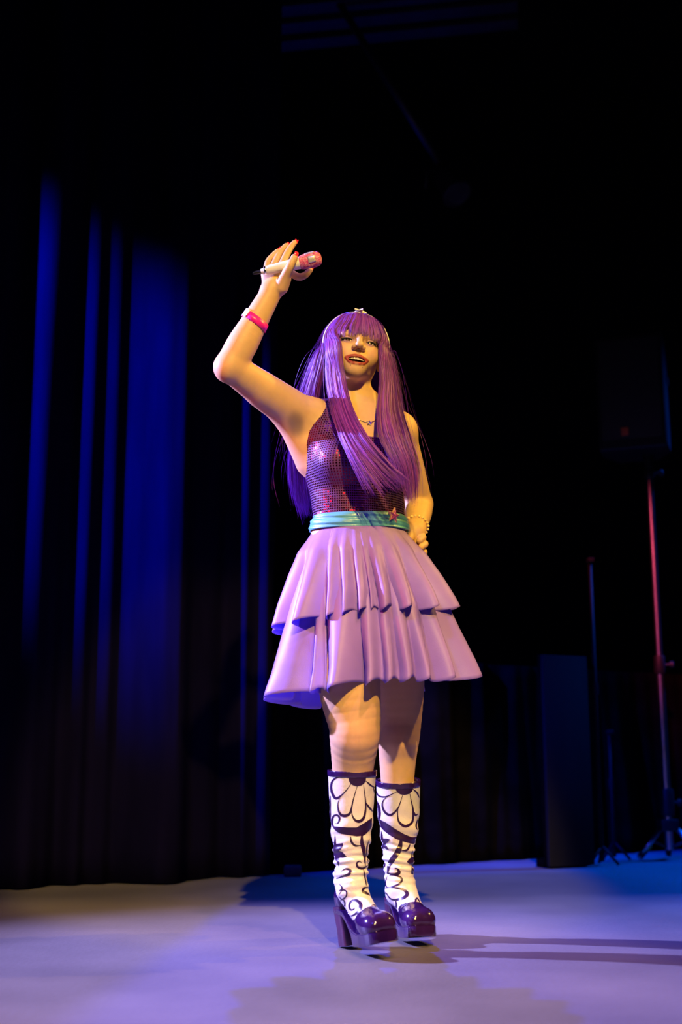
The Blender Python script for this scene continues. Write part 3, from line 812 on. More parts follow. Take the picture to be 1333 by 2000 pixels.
# keep only the shell that lies outside the skin
dsk = chunks(BODY, TV)
keep = dsk > -.004
fk = keep[TF].all(1); TF = TF[fk]
used = np.unique(TF); rm = -np.ones(len(TV), int); rm[used] = np.arange(len(used)); TV = TV[used]; TF = rm[TF]
top_o = mesh_obj('sequined_top', TV, TF, M['top_fabric'], person)
bvh_top = BVHTree.FromPolygons([tuple(v) for v in TV], [tuple(f) for f in TF])
SV, SF, SCc = [], [], []
row = 0
z = 1.128
while z < 1.47:
    row += 1
    c0 = np.array((np.interp(z, zz, tcx), np.interp(z, zz, tcy), z))
    n = int(2*PI*.135/.0070)
    for i in range(n):
        a = 2*PI*(i+.12*row)/n
        dr = np.array((math.cos(a), math.sin(a), 0))
        hit = bvh_top.ray_cast(Vector(c0+dr*.30), Vector(-dr), .30)
        if hit[0] is None: continue
        pt = np.array(hit[0]); nr = np.array(hit[1])
        if nr@dr < .25: continue
        nr = nr+rng.normal(0, .055, 3); nr /= np.linalg.norm(nr)
        t1 = np.cross(nr, (0, 0, 1)); t1 /= np.linalg.norm(t1); t2 = np.cross(nr, t1)
        b = len(SV)
        for j in range(6):
            t = PI/3*j
            SV.append(pt+nr*.0009+t1*math.cos(t)*.00225+t2*math.sin(t)*.00225)
        SF.append(tuple(range(b, b+6)))
        v = rng.uniform(.7, 1.2)
        SCc += [(.30*v, .006*v, .045*v, 1)]*6
    z += .0068
sq = mesh_obj('sequins', SV, SF, M['sequin'], top_o, smooth=False, colors=SCc)
tag(sq, 'rows of small round dark red-purple sequins', kind='stuff')

# ------------------------------------------------------------------ teal sash and brooch
def ring_loft(levels, n, fn):
    """levels of parameter v, fn(theta, v) -> point"""
    V = [fn(2*PI*i/n, v) for v in levels for i in range(n)]
    m = len(levels)
    F = [(k*n+i, k*n+(i+1) % n, (k+1)*n+(i+1) % n, (k+1)*n+i) for k in range(m-1) for i in range(n)]
    return V, F
WC = np.array((.052, 3.272, 0))
def sash_pt(th, v):
    z = 1.097+.041*v
    lx = math.cos(th); ly = math.sin(th)
    tilt = .006*math.cos(th)+.004*math.sin(th)
    wr = .0014*math.sin(9*v*1.5+1.8*math.sin(th*2)+2*th)+.0006*math.sin(27*v+5*th)
    a = np.interp(z, zz, ta)+.0085+wr+.003*math.sin(PI*v); b = np.interp(z, zz, tb)+.0085+wr+.003*math.sin(PI*v)
    c = np.array((np.interp(z, zz, tcx), np.interp(z, zz, tcy), z+tilt))
    return c+RT@np.array((a*lx, b*ly, 0))
o = mesh_obj('sash', *ring_loft(np.linspace(0, 1, 22), 140, sash_pt), M['sash'], person)
sm = o.modifiers.new('thickness', 'SOLIDIFY'); sm.thickness = .004; sm.offset = -1
sash_o = o
# star brooch
bp = P(767, 1007, 3.10)
bvh_s = BVHTree.FromPolygons([tuple(v.co) for v in o.data.vertices], [tuple(p.vertices) for p in o.data.polygons])
camv = Vector((0, 0, CAMZ))
hit = bvh_s.ray_cast(camv, (Vector(bp)-camv).normalized())
bc = np.array(hit[0]) if hit[0] else bp; bn_ = np.array(hit[1]) if hit[0] else np.array((.5, -.85, 0))
if bn_[1] > 0: bn_ = -bn_
bx = np.cross((0, 0, 1), bn_); bx /= np.linalg.norm(bx); bz = np.cross(bn_, bx)
def star(R0, r0, rot, n=5):
    return [((R0 if k % 2 == 0 else r0)*math.sin(rot+PI*k/n), (R0 if k % 2 == 0 else r0)*math.cos(rot+PI*k/n)) for k in range(2*n)]
def star_solid(c, ex, ez, en, R0, r0, th, rot, dome):
    s1 = star(R0, r0, rot); n = len(s1)
    V = [c+ex*x+ez*y for x, y in s1]+[c+ex*x*.93+ez*y*.93+en*th for x, y in s1]+[c+en*(th+dome), c]
    F = [(i, (i+1) % n, n+(i+1) % n, n+i) for i in range(n)]+[(n+i, n+(i+1) % n, 2*n) for i in range(n)]+[((i+1) % n, i, 2*n+1) for i in range(n)]
    return np.array(V), F
br = mesh_obj('star_brooch', *star_solid(bc+bn_*.002, bx, bz, bn_, .0235, .0100, .006, .12, .002), M['star_rim'], person, smooth=False)
mesh_obj('glitter_face', *star_solid(bc+bn_*.0076, bx, bz, bn_, .0200, .0083, .0018, .12, .0040), M['star_glitter'], br, smooth=False)

# ------------------------------------------------------------------ two-tier skirt
prof_z = np.array([1.105, 1.09, 1.06, 1.03, .965, .88, .82, .73, .66, .60])
prof_r = np.array([.124, .130, .150, .171, .194, .217, .228, .246, .258, .264])
LOB = {'low': [-180, -134, -126, -100, -88, -78, -66, -53, -33, 0, 25, 52, 75, 100, 128, 152, 180],
       'up': [-180, -152, -124, -112.5, -101.5, -92, -87, -74, -56, -33, 0, 22, 50, 78, 104, 130, 156, 180]}
LOB = {k: np.array(v, float) for k, v in LOB.items()}
def fold(th, key):
    L = LOB[key]
    t = (math.degrees(th)+20+180) % 360-180
    i = int(np.clip(np.searchsorted(L, t, side='right')-1, 0, len(L)-2))
    return (L[i+1]-L[i]), (t-L[i])/(L[i+1]-L[i])
def skirt_pt(th, v, ztop, zhem, grow0, grow1, amp, off, key):
    lx, ly = math.cos(th), math.sin(th)
    hem = zhem+.030*lx*math.cos(.25)-.062*max(0, ly-.30)+.005*math.sin(3*th+1)
    hem += .009*math.sin(2*PI*fold(th+.05*math.sin(1.3+th), key)[1]+PI)*min(1, fold(th, key)[0]/15)
    z = ztop+(hem-ztop)*v
    R0 = np.interp(-z, -prof_z, prof_r)+off
    wdeg, f = fold(th+.05*math.sin(1.3*v+th), key)
    ph = 2*PI*f
    g = max(0, min(1, (v-grow0)/(grow1-grow0))); g = g**1.15
    wm = math.radians(wdeg)*R0
    A = g*min(amp, .36*wm)
    rad = A*(-math.cos(ph))+A*.22*math.cos(2*ph)-A*.1
    rad += .0022*g*math.sin(23*th+3*v+2*math.sin(3*th))+.0016*math.sin(41*th-5*v)*g
    tang = -min(A*1.0, .13*wm)*math.sin(ph)+.006*g*math.sin(2*PI*f+1.0)
    ell_ = 1-.20*(1-v)*abs(ly)                     # waist is oval
    ell2 = max(.80, 1-.20*(1-min(1, (ztop-z)/.20)))
    rr = R0+rad
    x = rr*lx; y = rr*ly*ell2
    x += -ly*tang; y += lx*tang
    c = np.array((.052+.036*min(1, (1.10-z)/.4), 3.272+.012*min(1, (1.10-z)/.4), z))
    return c+RT@np.array((x, y, 0))
skirt = mesh_obj('skirt', *ring_loft(np.linspace(0, 1, 44), 620, lambda th, v: skirt_pt(th, v, 1.075, .672, .22, 1.0, .050, -.004, 'low')), M['skirt'], person)
o2 = mesh_obj('upper_tier', *ring_loft(np.linspace(0, 1, 40), 620, lambda th, v: skirt_pt(th, v, 1.104, .858, .02, 1.0, .038, .004, 'up')), M['skirt'], skirt)
for o in (skirt, o2):
    sm = o.modifiers.new('thickness', 'SOLIDIFY'); sm.thickness = .0014; sm.offset = 0

# ------------------------------------------------------------------ boots
def boot(center_px, fwd, pitch, roll, rows, Ys, ztop_px, prints_poly, prints_stroke):
    hp = PF(*center_px); fwd = np.array((fwd[0], fwd[1], 0.0)); fwd /= np.linalg.norm(fwd)
    lat = np.cross((0, 0, 1), fwd)
    R0 = np.column_stack([fwd, lat, (0, 0, 1)])
    RP = R0@np.array(Matrix.Rotation(math.radians(-pitch), 3, 'Y'))@np.array(Matrix.Rotation(math.radians(roll), 3, 'X'))
    org = hp
    def B(x, y, z): return RP@np.array((x, y, z))+org
    # lift so that the lowest heel corner touches the floor
    low = min(B(x, y, 0)[2] for x in (-.026, .030) for y in (-.027, .027))
    org = org-np.array((0, 0, low-.0005))
    def B(x, y, z): return RP@np.array((x, y, z))+org
    up = Field()
    up.ell(B(.175, .0, .046), (.052, .041, .033), RP, .012)
    for sg in (-1, 1): up.ell(B(.196, sg*.017, .042), (.035, .0255, .029), RP, .012)
    up.chain([B(.165, 0, .050), B(.118, 0, .082), B(.078, 0, .120), B(.052, 0, .168)], [.031, .034, .035, .033], .014)
    up.ell(B(.012, 0, .116), (.027, .027, .040), RP, .014)
    cen, rad = [], []
    for (yy, x0, x1), Y in zip(rows, Ys):
        c = P((x0+x1)/2, yy, Y); u = 1000-yy
        cen.append(c); rad.append((x1-x0)/2/(FPX*CP-u*SP)*Y)
    ank = B(.048, 0, .165)
    cen.append(ank); rad.append(.035)
    topc = cen[0]; axis = cen[0]-cen[2]; axis /= np.linalg.norm(axis)
    sh = Field()
    ext = cen[0]+axis*.03
    sh.chain([ext]+cen, [rad[0]+.001]+rad, .012, 34)
    ph = rng.uniform(0, 6, 4)
    zt_, za = topc[2], ank[2]
    def shaft(p):
        d = np.minimum(sh(p), 9)
        d = smin(d, up(p)-.0, .012)
        z = p[:, 2]; ang = np.arctan2(p[:, 1]-np.interp(z, [za, zt_], [ank[1], topc[1]]), p[:, 0]-np.interp(z, [za, zt_], [ank[0], topc[0]]))
        wgt = np.exp(-((z-(za+.035))/.055)**2)
        d = d+wgt*(.0022*np.sin(z*230+1.6*np.sin(ang+ph[0])+ph[1])+.0015*np.sin(z*390+2.2*np.sin(ang*2+ph[2])+ph[3]))
        w2 = np.exp(-((z-(za+.12))/.05)**2)
        d = d+w2*.0020*np.sin(z*120+2.5*np.sin(ang+ph[1]))
        d = np.maximum(d, (p-topc)@axis)
        # hollow mouth
        q = p-topc; t = q@axis
        ins = np.maximum(np.linalg.norm(q-t[:, None]*axis, axis=1)-(rad[0]-.0030), -.010-t)
        return np.maximum(d, -ins)
    # arch line: the upper never drops below the sole's top surface
    def loc(p): return (p-org)@RP
    def sole_top(x): return np.interp(x, [-.03, .0, .04, .075, .11, .15, .26], [.094, .094, .086, .062, .038, .029, .031])
    def clipped(p):
        q = loc(p); return np.maximum(shaft(p), sole_top(q[:, 0])-q[:, 2]-.002)
    lo_ = np.minimum.reduce([B(-.04, -.06, 0), B(.26, .06, 0), B(.26, -.06, 0), B(-.04, .06, 0), topc-.08]); hi_ = np.maximum.reduce([B(-.04, -.06, .2), B(.26, .06, .2), B(.26, -.06, .1), B(-.04, .06, .2), topc+.08])
    ax = [axis_lines([(lo_[k]-.01, hi_[k]+.01, .003)]) for k in range(3)]
    ax[2] = axis_lines([(-.003, .26, .0024), (.26, topc[2]+.012, .0034)])
    V1, F1 = surface_nets(clipped, *ax)
    bt_ = mesh_obj('boot', V1, F1, M['boot_white'], person)
    # glossy purple vamp and heel counter, cut along a slanted line
    def vamp(p):
        q = loc(p)
        line = np.interp(q[:, 0], [-.04, -.005, .03, .075, .115, .140, .160, .25], [.172, .166, .132, .090, .064, .066, .084, .2])
        return np.maximum(clipped(p)-.0016, (q[:, 2]-line)*.7)
    az = [ax[0], ax[1], axis_lines([(-.003, .22, .0024)])]
    V2, F2 = surface_nets(vamp, *az)
    dv = chunks(clipped, V2); kk = (dv > -.003)[F2].all(1); F2 = F2[kk]
    us = np.unique(F2); rm = -np.ones(len(V2), int); rm[us] = np.arange(len(us)); V2 = V2[us]; F2 = rm[F2]
    mesh_obj('vamp', V2, F2, M['boot_purple'], bt_)
    # cuff band round the top
    def cuff(p):
        h = (p-topc)@axis
        return np.maximum(np.maximum(np.minimum(sh(p), 9)-.0022, np.maximum(h-.0015, -.0135-h)), -(sh(p)+.0045))
    ac = [ax[0], ax[1], axis_lines([(topc[2]-.03, topc[2]+.016, .0016)])]
    V3, F3 = surface_nets(cuff, *ac)
    mesh_obj('cuff', V3, F3, M['boot_purple'], bt_)
    # sole: lofted cross-sections
    sx = np.r_[np.linspace(-.028, .098, 14), .103, np.linspace(.11, .226, 22), .231, .2345, .236]
    secs = []
    for x in sx:
        t = np.interp(x, [-.028, -.01, .05, .10, .16, .20, .222, .231, .236], [.020, .027, .028, .035, .0425, .0430, .038, .030, .020])
        ztp = sole_top(x)+.001
        zb = np.interp(x, [-.028, .035, .075, .098, .103, .20, .236], [.084, .076, .050, .024, .0, .001, .006])
        zm = ztp-(ztp-zb)*.12
        secs.append([B(x, -t*.97, zb), B(x, -t, zb+(ztp-zb)*.1), B(x, -t, zm), B(x, -t*.975, zm+.0006), B(x, -t*.965, ztp), B(x, t*.965, ztp), B(x, t*.975, zm+.0006), B(x, t, zm), B(x, t, zb+(ztp-zb)*.1), B(x, t*.97, zb)])
    n = 10; Vs = [v for s_ in secs for v in s_]; m = len(secs)
    Fs = [(k*n+i, k*n+(i+1) % n, (k+1)*n+(i+1) % n, (k+1)*n+i) for k in range(m-1) for i in range(n)]
    Fs += [tuple(range(n-1, -1, -1)), tuple(range((m-1)*n, m*n))]
    o = mesh_obj('platform_sole', Vs, Fs, M['boot_purple'], bt_); sharp(o, 40)
    # block heel
    Vh = []; levels = [(0, 1.0), (.004, 1.02), (.04, .98), (.08, 1.03), (.098, 1.06)]
    for zl, k in levels:
        for j in range(20):
            a = 2*PI*j/20; cxx = math.copysign(abs(math.cos(a))**.5, math.cos(a)); cyy = math.copysign(abs(math.sin(a))**.5, math.sin(a))
            Vh.append(B(.003+.027*k*cxx, .0262*k*cyy, zl))
    Fh = [(k*20+j, k*20+(j+1) % 20, (k+1)*20+(j+1) % 20, (k+1)*20+j) for k in range(4) for j in range(20)]+[tuple(range(19, -1, -1)), tuple(range(80, 100))]
    o = mesh_obj('block_heel', Vh, Fh, M['boot_heel'], bt_); sharp(o, 50)
    # painted flowers and scrolls: thin films lying on the leather
    bv = BVHTree.FromPolygons([tuple(v) for v in V1], [tuple(f) for f in F1])
    def onto(zx, zy):
        pxl = 600+zx/4.546; pyl = 1440+zy/4.546
        d = Vector(P(pxl, pyl, 3.0))-camv
        h = bv.ray_cast(camv, d.normalized())
        if h[0] is None:
            h2 = bv.find_nearest(Vector(P(pxl, pyl, 3.13 if Ys[0] < 3.3 else 3.33)), .03)
            if h2[0] is None: return None
            h = h2
        nn = h[1] if h[1].dot(d) < 0 else -h[1]
        return np.array(h[0]+nn*.0007)
    parts = []
    for poly in prints_poly:
        pl = np.array(poly, float)
        pl = catmull_closed(pl, 5)
        inner = []
        lo2, hi2 = pl.min(0), pl.max(0)
        for gx in np.arange(lo2[0]+4, hi2[0], 9):
            for gy in np.arange(lo2[1]+4, hi2[1], 9): inner.append((gx, gy))
        vi = [Vector(p) for p in pl]+[Vector(p) for p in inner]
        r = delaunay_2d_cdt(vi, [], [list(range(len(pl)))], 1, 1e-4)
        pts3 = [onto(*v) for v in r[0]]
        F = [tuple(f) for f in r[2] if all(pts3[i] is not None for i in f)]
        pts3 = [p if p is not None else np.zeros(3) for p in pts3]
        F = [f for f in F if max(np.linalg.norm(pts3[f[i]]-pts3[f[i-1]]) for i in range(len(f))) < .02]
        parts.append((np.array(pts3), F))
    for stw in prints_stroke:
        s_ = np.array(stw, float); L = np.linalg.norm(np.diff(s_[:, :2], axis=0), axis=1).sum()
        c_ = catmull(np.c_[s_[:, :2], np.zeros(len(s_)), s_[:, 2]], max(6, int(L/7)))
        T = np.gradient(c_[:, :2], axis=0); T /= np.maximum(np.linalg.norm(T, axis=1), 1e-6)[:, None]; Nn = np.c_[-T[:, 1], T[:, 0]]
        nn = 4; pts3 = []
        for k in range(len(c_)):
            e = min(1, .35+2.2*min(k, len(c_)-1-k)/len(c_))
            for j in range(nn+1): pts3.append(onto(*(c_[k, :2]+Nn[k]*c_[k, 3]*e*(j/nn-.5))))
        F = [(k*(nn+1)+j, k*(nn+1)+j+1, (k+1)*(nn+1)+j+1, (k+1)*(nn+1)+j) for k in range(len(c_)-1) for j in range(nn)]
        F = [f for f in F if all(pts3[i] is not None for i in f)]
        pts3 = [p if p is not None else np.zeros(3) for p in pts3]
        F = [f for f in F if max(np.linalg.norm(pts3[f[i]]-pts3[f[i-1]]) for i in range(4)) < .02]
        parts.append((np.array(pts3), F))
    def largest(F):
        par = {}
        def fd(x):
            while par.setdefault(x, x) != x: x = par[x]
            return x
        for f in F:
            for i in f[1:]: par[fd(i)] = fd(f[0])
        grp = {}
        for f in F: grp.setdefault(fd(f[0]), []).append(f)
        return max(grp.values(), key=len) if grp else []
    for Vp, Fp in parts:
        Fp = largest(Fp)
        us = sorted({i for f in Fp for i in f}); mp = {u_: i for i, u_ in enumerate(us)}
        if len(Fp) < 3: continue
        mesh_obj('painted_scroll', Vp[us], [tuple(mp[i] for i in f) for f in Fp], M['boot_print'], bt_)
    return bt_
def catmull_closed(p, k):
    n = len(p); out = []
    for i in range(n):
        a, b, c, d = p[i-1], p[i], p[(i+1) % n], p[(i+2) % n]
        # keep sharp corners sharp
        for j in range(k):
            f = j/k; out.append(b+(c-b)*f)
    return np.array(out)
n_poly = [[(368, 340), (372, 385), (385, 408), (405, 424), (440, 435), (480, 428), (505, 412), (520, 390), (530, 340)],
          [(235, 790), (290, 795), (360, 800), (440, 800), (500, 765), (560, 725), (577, 714), (574, 790), (555, 825), (530, 850), (500, 875), (440, 881), (380, 870), (300, 855), (262, 835), (245, 815)],
          [(250, 862), (262, 945), (290, 942), (322, 938), (318, 970), (305, 992), (285, 1005), (320, 1022), (354, 1060), (320, 1070), (290, 1068), (287, 1110), (285, 1152), (262, 1100), (245, 1080), (235, 1000), (228, 920), (242, 935)]]
n_str = [[(365, 350, 16), (290, 352, 14), (235, 378, 16), (216, 430, 18), (224, 490, 22), (255, 540, 24), (300, 520, 15), (350, 470, 12), (395, 408, 13)],
         [(300, 525, 8), (278, 580, 12), (279, 640, 16), (300, 685, 22), (340, 697, 26), (378, 678, 22), (395, 630, 14), (410, 560, 12), (435, 470, 12), (448, 430, 12)],
         [(396, 630, 12), (402, 690, 18), (425, 733, 24), (462, 747, 27), (500, 720, 24), (517, 660, 18), (520, 590, 14), (512, 500, 12), (502, 425, 12)],
         [(522, 388, 14), (565, 425, 13), (600, 445, 13)], [(518, 575, 12), (550, 620, 16), (585, 660, 17)], [(588, 442, 8), (601, 500, 9)],
         [(250, 765, 10), (272, 765, 18), (288, 740, 22), (288, 710, 18), (268, 690, 15), (240, 697, 15), (226, 730, 17), (230, 780, 20), (258, 825, 34)],
         [(487, 870, 42), (487, 930, 37), (500, 990, 33), (510, 1060, 24), (517, 1140, 18)],
         [(388, 880, 18), (395, 925, 19), (425, 960, 20), (475, 962, 20)],
         [(487, 1118, 10), (465, 1100, 14), (442, 1118, 16), (450, 1150, 20), (490, 1165, 24), (538, 1138, 18)],
         [(305, 1190, 12), (345, 1168, 16), (384, 1182, 24), (372, 1215, 24), (320, 1235, 18), (262, 1255, 22)],
         [(500, 1160, 10), (513, 1240, 12), (527, 1315, 15)],
         [(288, 1302, 8), (313, 1338, 13), (285, 1368, 11)],
         [(286, 1395, 10), (318, 1355, 10), (352, 1372, 13), (346, 1415, 13), (310, 1436, 13), (284, 1412, 10)],
         [(284, 1450, 8), (320, 1440, 10), (337, 1480, 13), (320, 1522, 15), (288, 1515, 12)],
         [(552, 1330, 14), (507, 1338, 20), (497, 1368, 24), (530, 1386, 24), (566, 1408, 12)],
         [(414, 1492, 10), (430, 1503, 14), (415, 1527, 18), (388, 1530, 20), (377, 1490, 19), (398, 1455, 19), (440, 1450, 24), (476, 1482, 32), (470, 1530, 32), (430, 1570, 27), (378, 1592, 22)],
         [(446, 1632, 16), (480, 1596, 20), (520, 1586, 20), (562, 1604, 16)],
         [(568, 1500, 10), (598, 1488, 11), (612, 1520, 13), (586, 1524, 9)],
         [(208, 520, 16), (205, 620, 18), (207, 700, 16), (212, 760, 12)],
         [(552, 905, 10), (530, 985, 14), (535, 1070, 16), (545, 1105, 10)]]
f_poly = [[(785, 425), (790, 470), (805, 490), (830, 506), (865, 512), (905, 502), (930, 482), (943, 455), (952, 415), (870, 440)],
          [(632, 722), (700, 755), (780, 810), (860, 857), (930, 887), (972, 884), (967, 930), (945, 945), (915, 942), (860, 925), (790, 902), (720, 860), (680, 825), (650, 790), (632, 768)],
          [(660, 828), (672, 862), (677, 897), (708, 898), (738, 908), (720, 930), (697, 945), (712, 968), (727, 1001), (700, 990), (682, 975), (668, 1012), (655, 930)],
          [(933, 996), (946, 1030), (950, 1060), (955, 1150), (943, 1216), (923, 1210), (930, 1130), (905, 1122), (887, 1105), (905, 1080), (923, 1066)]]
f_str = [[(618, 412, 8), (614, 460, 10), (630, 510, 12), (665, 528, 13), (710, 525, 11), (760, 502, 9), (808, 482, 9)],
         [(712, 528, 10), (680, 560, 15), (670, 605, 17), (690, 660, 19), (735, 690, 22), (775, 670, 18), (808, 630, 14), (825, 590, 12), (852, 505, 12)],
         [(811, 615, 12), (806, 690, 15), (818, 750, 20), (865, 788, 25), (915, 773, 22), (940, 730, 18), (941, 640, 15), (926, 570, 13), (911, 495, 12)],
         [(943, 462, 14), (975, 490, 12), (997, 535, 11)], [(940, 645, 14), (960, 688, 18), (987, 680, 13)],
         [(620, 560, 16), (640, 620, 22), (646, 690, 24), (634, 745, 26)],
         [(838, 900, 58), (826, 970, 52), (800, 1030, 48), (756, 1090, 46), (730, 1140, 38), (716, 1212, 30)],
         [(917, 945, 15), (890, 998, 18), (842, 1006, 16)],
         [(680, 1093, 14), (692, 1130, 15), (680, 1165, 12)],
         [(780, 1160, 14), (808, 1172, 22), (816, 1205, 30), (770, 1217, 20), (712, 1206, 24)],
         [(716, 1228, 10), (770, 1224, 15), (825, 1240, 19), (842, 1270, 19), (816, 1305, 17), (760, 1325, 13), (712, 1332, 10), (700, 1280, 10), (716, 1228, 10)],
         [(694, 1340, 11), (770, 1335, 15), (850, 1350, 20), (890, 1390, 32), (860, 1425, 26), (790, 1441, 17), (740, 1430, 14), (700, 1380, 15), (690, 1422, 22)],
         [(788, 1442, 12), (796, 1490, 15), (788, 1535, 15)],
         [(878, 1522, 18), (910, 1503, 24), (882, 1483, 19), (842, 1495, 17), (820, 1530, 19), (832, 1562, 17)],
         [(1000, 1485, 9), (1002, 1465, 12), (976, 1430, 15), (965, 1462, 17), (990, 1520, 15), (1042, 1578, 13)],
         [(960, 1560, 12), (985, 1545, 14), (1010, 1560, 12)],
         [(985, 720, 10), (970, 770, 13), (970, 800, 14), (982, 820, 10)]]
near_rows = [(1505, 641, 735), (1560, 643.5, 731), (1620, 647, 727), (1660, 652, 720), (1690, 654, 720), (1718, 657, 717), (1735, 656, 720)]
far_rows = [(1524, 735.5, 821), (1572, 737, 820), (1616, 742, 817), (1660, 747.5, 809), (1704, 751, 808), (1726, 753, 807), (1742, 752, 811)]
boot_r = boot((684, 1851), (.38, -.925), 8, 6, near_rows, [3.205, 3.215, 3.215, 3.21, 3.205, 3.195, 3.19], 1505, n_poly, n_str)
boot_l = boot((774, 1827), (.27, -.963), 5, 0, far_rows, [3.395, 3.41, 3.415, 3.415, 3.41, 3.405, 3.40], 1524, f_poly, f_str)

# ------------------------------------------------------------------ wig
HC = np.array((0, .012, .030)); HRAD = np.array((.0865, .104, .0935))
def scalp(phi, al, lift=0.0):
    p, a = math.radians(phi), math.radians(al)
    return H(*(HC+(HRAD+lift)*np.array((math.sin(a)*math.sin(p), -math.sin(a)*math.cos(p), math.cos(a)))))
def lerp_guides(guides, n):
    return np.stack([catmull(g, n) for g in guides])
# under-cap
n, m = 64, 26; V = []
for j in range(m+1):
    for i in range(n):
        phi = 360*i/n-180; amax = 74 if abs(phi) < 58 else (74+(abs(phi)-58)/30*40 if abs(phi) < 88 else 114+min(1, (abs(phi)-88)/40)*16)
        V.append(scalp(phi, 1+amax*j/m, -.0045))
F = [(j*n+i, j*n+(i+1) % n, (j+1)*n+(i+1) % n, (j+1)*n+i) for j in range(m) for i in range(n)]+[tuple(range(n))]
HCOL = np.array((.19, .036, .38))
hair = mesh_obj('hair', V, F, M['hair'], person, colors=np.tile(np.r_[HCOL*.5, 1], (len(V), 1)))
def crown(phi, a1, k=5):
    return [scalp(phi, a) for a in np.linspace(6, a1, k)]
def lock(name, guides, count, npt, width, spread, jitter, seed, push=.004, endvar=.12, taper=.5, collide=True, frizz=.0016, clump=10, layers=.006):
    r = np.random.default_rng(seed)
    G = lerp_guides(guides, npt); ng = len(guides)
    u = np.sort(r.uniform(0, 1, count)); u = (u+(np.arange(count)+.5)/count)/2
    x = u*(ng-1); i = np.clip(x.astype(int), 0, ng-2); f = (x-i)[:, None, None]
    S = G[i]*(1-f)+G[i+1]*f
    t = np.linspace(0, 1, npt)
    # random end length
    ln = 1-r.uniform(0, endvar, count)
    idx = t[None]*ln[:, None]*(npt-1); i0 = np.clip(idx.astype(int), 0, npt-2); fr = (idx-i0)[..., None]
    k = np.arange(count)[:, None]
    S = S[k, i0]*(1-fr)+S[k, i0+1]*fr
    # clumping: neighbours share drift, plus individual waviness
    nc = max(2, count//clump)
    cl = r.normal(0, 1, (nc, 3)); ci = (u*nc).astype(int) % nc
    drift = cl[ci][:, None]*(t**1.3)[None, :, None]*spread
    wav = np.stack([np.sin(t[None]*r.uniform(3, 9, (count, 1))+r.uniform(0, 6, (count, 1))) for _ in range(3)], -1)*frizz*(.25+t)[None, :, None]
    S = S+drift+wav+r.normal(0, jitter, (count, 1, 3))*(t[None, :, None]**.8)
    lay = r.uniform(0, 1, count)
    if collide:
        for _ in range(2):
            sh = S.shape; d, g = field_grad(BODY, S.reshape(-1, 3))
            need = np.maximum(0, (push+.012*lay)[:, None].repeat(npt, 1).reshape(-1)-d); need = np.minimum(need, .05)
            # only hair hanging below the cap
            S = (S.reshape(-1, 3)+g*need[:, None]).reshape(sh)
        for _ in range(2):
            S[:, 1:-1] = .25*S[:, :-2]+.5*S[:, 1:-1]+.25*S[:, 2:]
    # layer offset outward from the head axis
    cx = HO[None, None]; od = S-cx; od[..., 2] *= .3
    on = od/np.maximum(np.linalg.norm(od, axis=2), 1e-6)[..., None]
    S = S+on*(lay*layers)[:, None, None]*np.clip(.25+1.6*t, 0, 1)[None, :, None]
    T = np.gradient(S, axis=1); T /= np.maximum(np.linalg.norm(T, axis=2), 1e-9)[..., None]
    W = np.cross(T, on); W /= np.maximum(np.linalg.norm(W, axis=2), 1e-9)[..., None]; Nn = np.cross(W, T)
    tw = r.uniform(-.5, .5, (count, 1, 1)); W2 = W*np.cos(tw)+Nn*np.sin(tw); N2 = -W*np.sin(tw)+Nn*np.cos(tw)
    wd = width*r.uniform(.6, 1.4, (count, 1))*np.minimum(1, (1-t)/.15+ .12)[None]*np.minimum(1, .45+t*4)[None]
    wd = wd[..., None]
    V = np.stack([S-W2*wd/2, S+N2*wd*.28, S+W2*wd/2], 2)        # count, npt, 3, 3
    base = (np.arange(count)[:, None, None]*npt+np.arange(npt-1)[None, :, None])*3
    quads = []
    for a in (0, 1):
        quads.append(np.concatenate([base+a, base+a+1, base+a+4, base+a+3], -1).reshape(-1, 4))
    val = r.uniform(.55, 1.35, (count, 1))*np.array((1, 1, 1))[None]
    hue = HCOL[None]*val; hue[:, 0] *= r.uniform(.85, 1.2, count); 
    colr = np.repeat(np.c_[hue, np.ones(count)], npt*3, 0)
    return mesh_obj(name, V.reshape(-1, 3), np.concatenate(quads), M['hair'], hair, colors=colr)
# fringe
fr_g = []
for phi in (-70, -54, -36, -17, 0, 17, 36, 54, 68):
    e = 101.5 if abs(phi) < 40 else 108
    fr_g.append(crown(phi*.9, 70, 5)+[scalp(phi, 86, .005), scalp(phi, e-4, .007), scalp(phi, e+1, .008)])
lock('fringe', fr_g, 800, 20, .0018, .0025, .0006, 31, collide=False, endvar=.10, clump=22, layers=.004)
# left front lock sweeping across the chest
lf = [crown(-50, 84)+[P(667, 668, 3.163), P(671, 700, 3.158), P(674, 740, 3.155), P(684, 790, 3.120), P(714, 850, 3.060), P(760, 905, 3.040), P(806, 945, 3.050)],
      crown(-66, 86)+[P(660, 672, 3.173), P(661, 705, 3.168), P(664, 745, 3.165), P(676, 800, 3.125), P(705, 865, 3.060), P(750, 920, 3.040), P(792, 955, 3.050)],
      crown(-75, 88)+[P(652, 678, 3.188), P(651, 712, 3.183), P(654, 752, 3.180), P(666, 808, 3.130), P(692, 870, 3.060), P(730, 930, 3.040), P(762, 965, 3.050)],
      crown(-84, 90)+[P(643, 684, 3.203), P(642, 716, 3.198), P(646, 760, 3.190), P(656, 815, 3.140), P(678, 872, 3.070), P(705, 935, 3.050), P(722, 975, 3.050)]]
lock('front_lock', lf, 1000, 40, .0016, .005, .0012, 32, endvar=.30, clump=14, layers=.010)
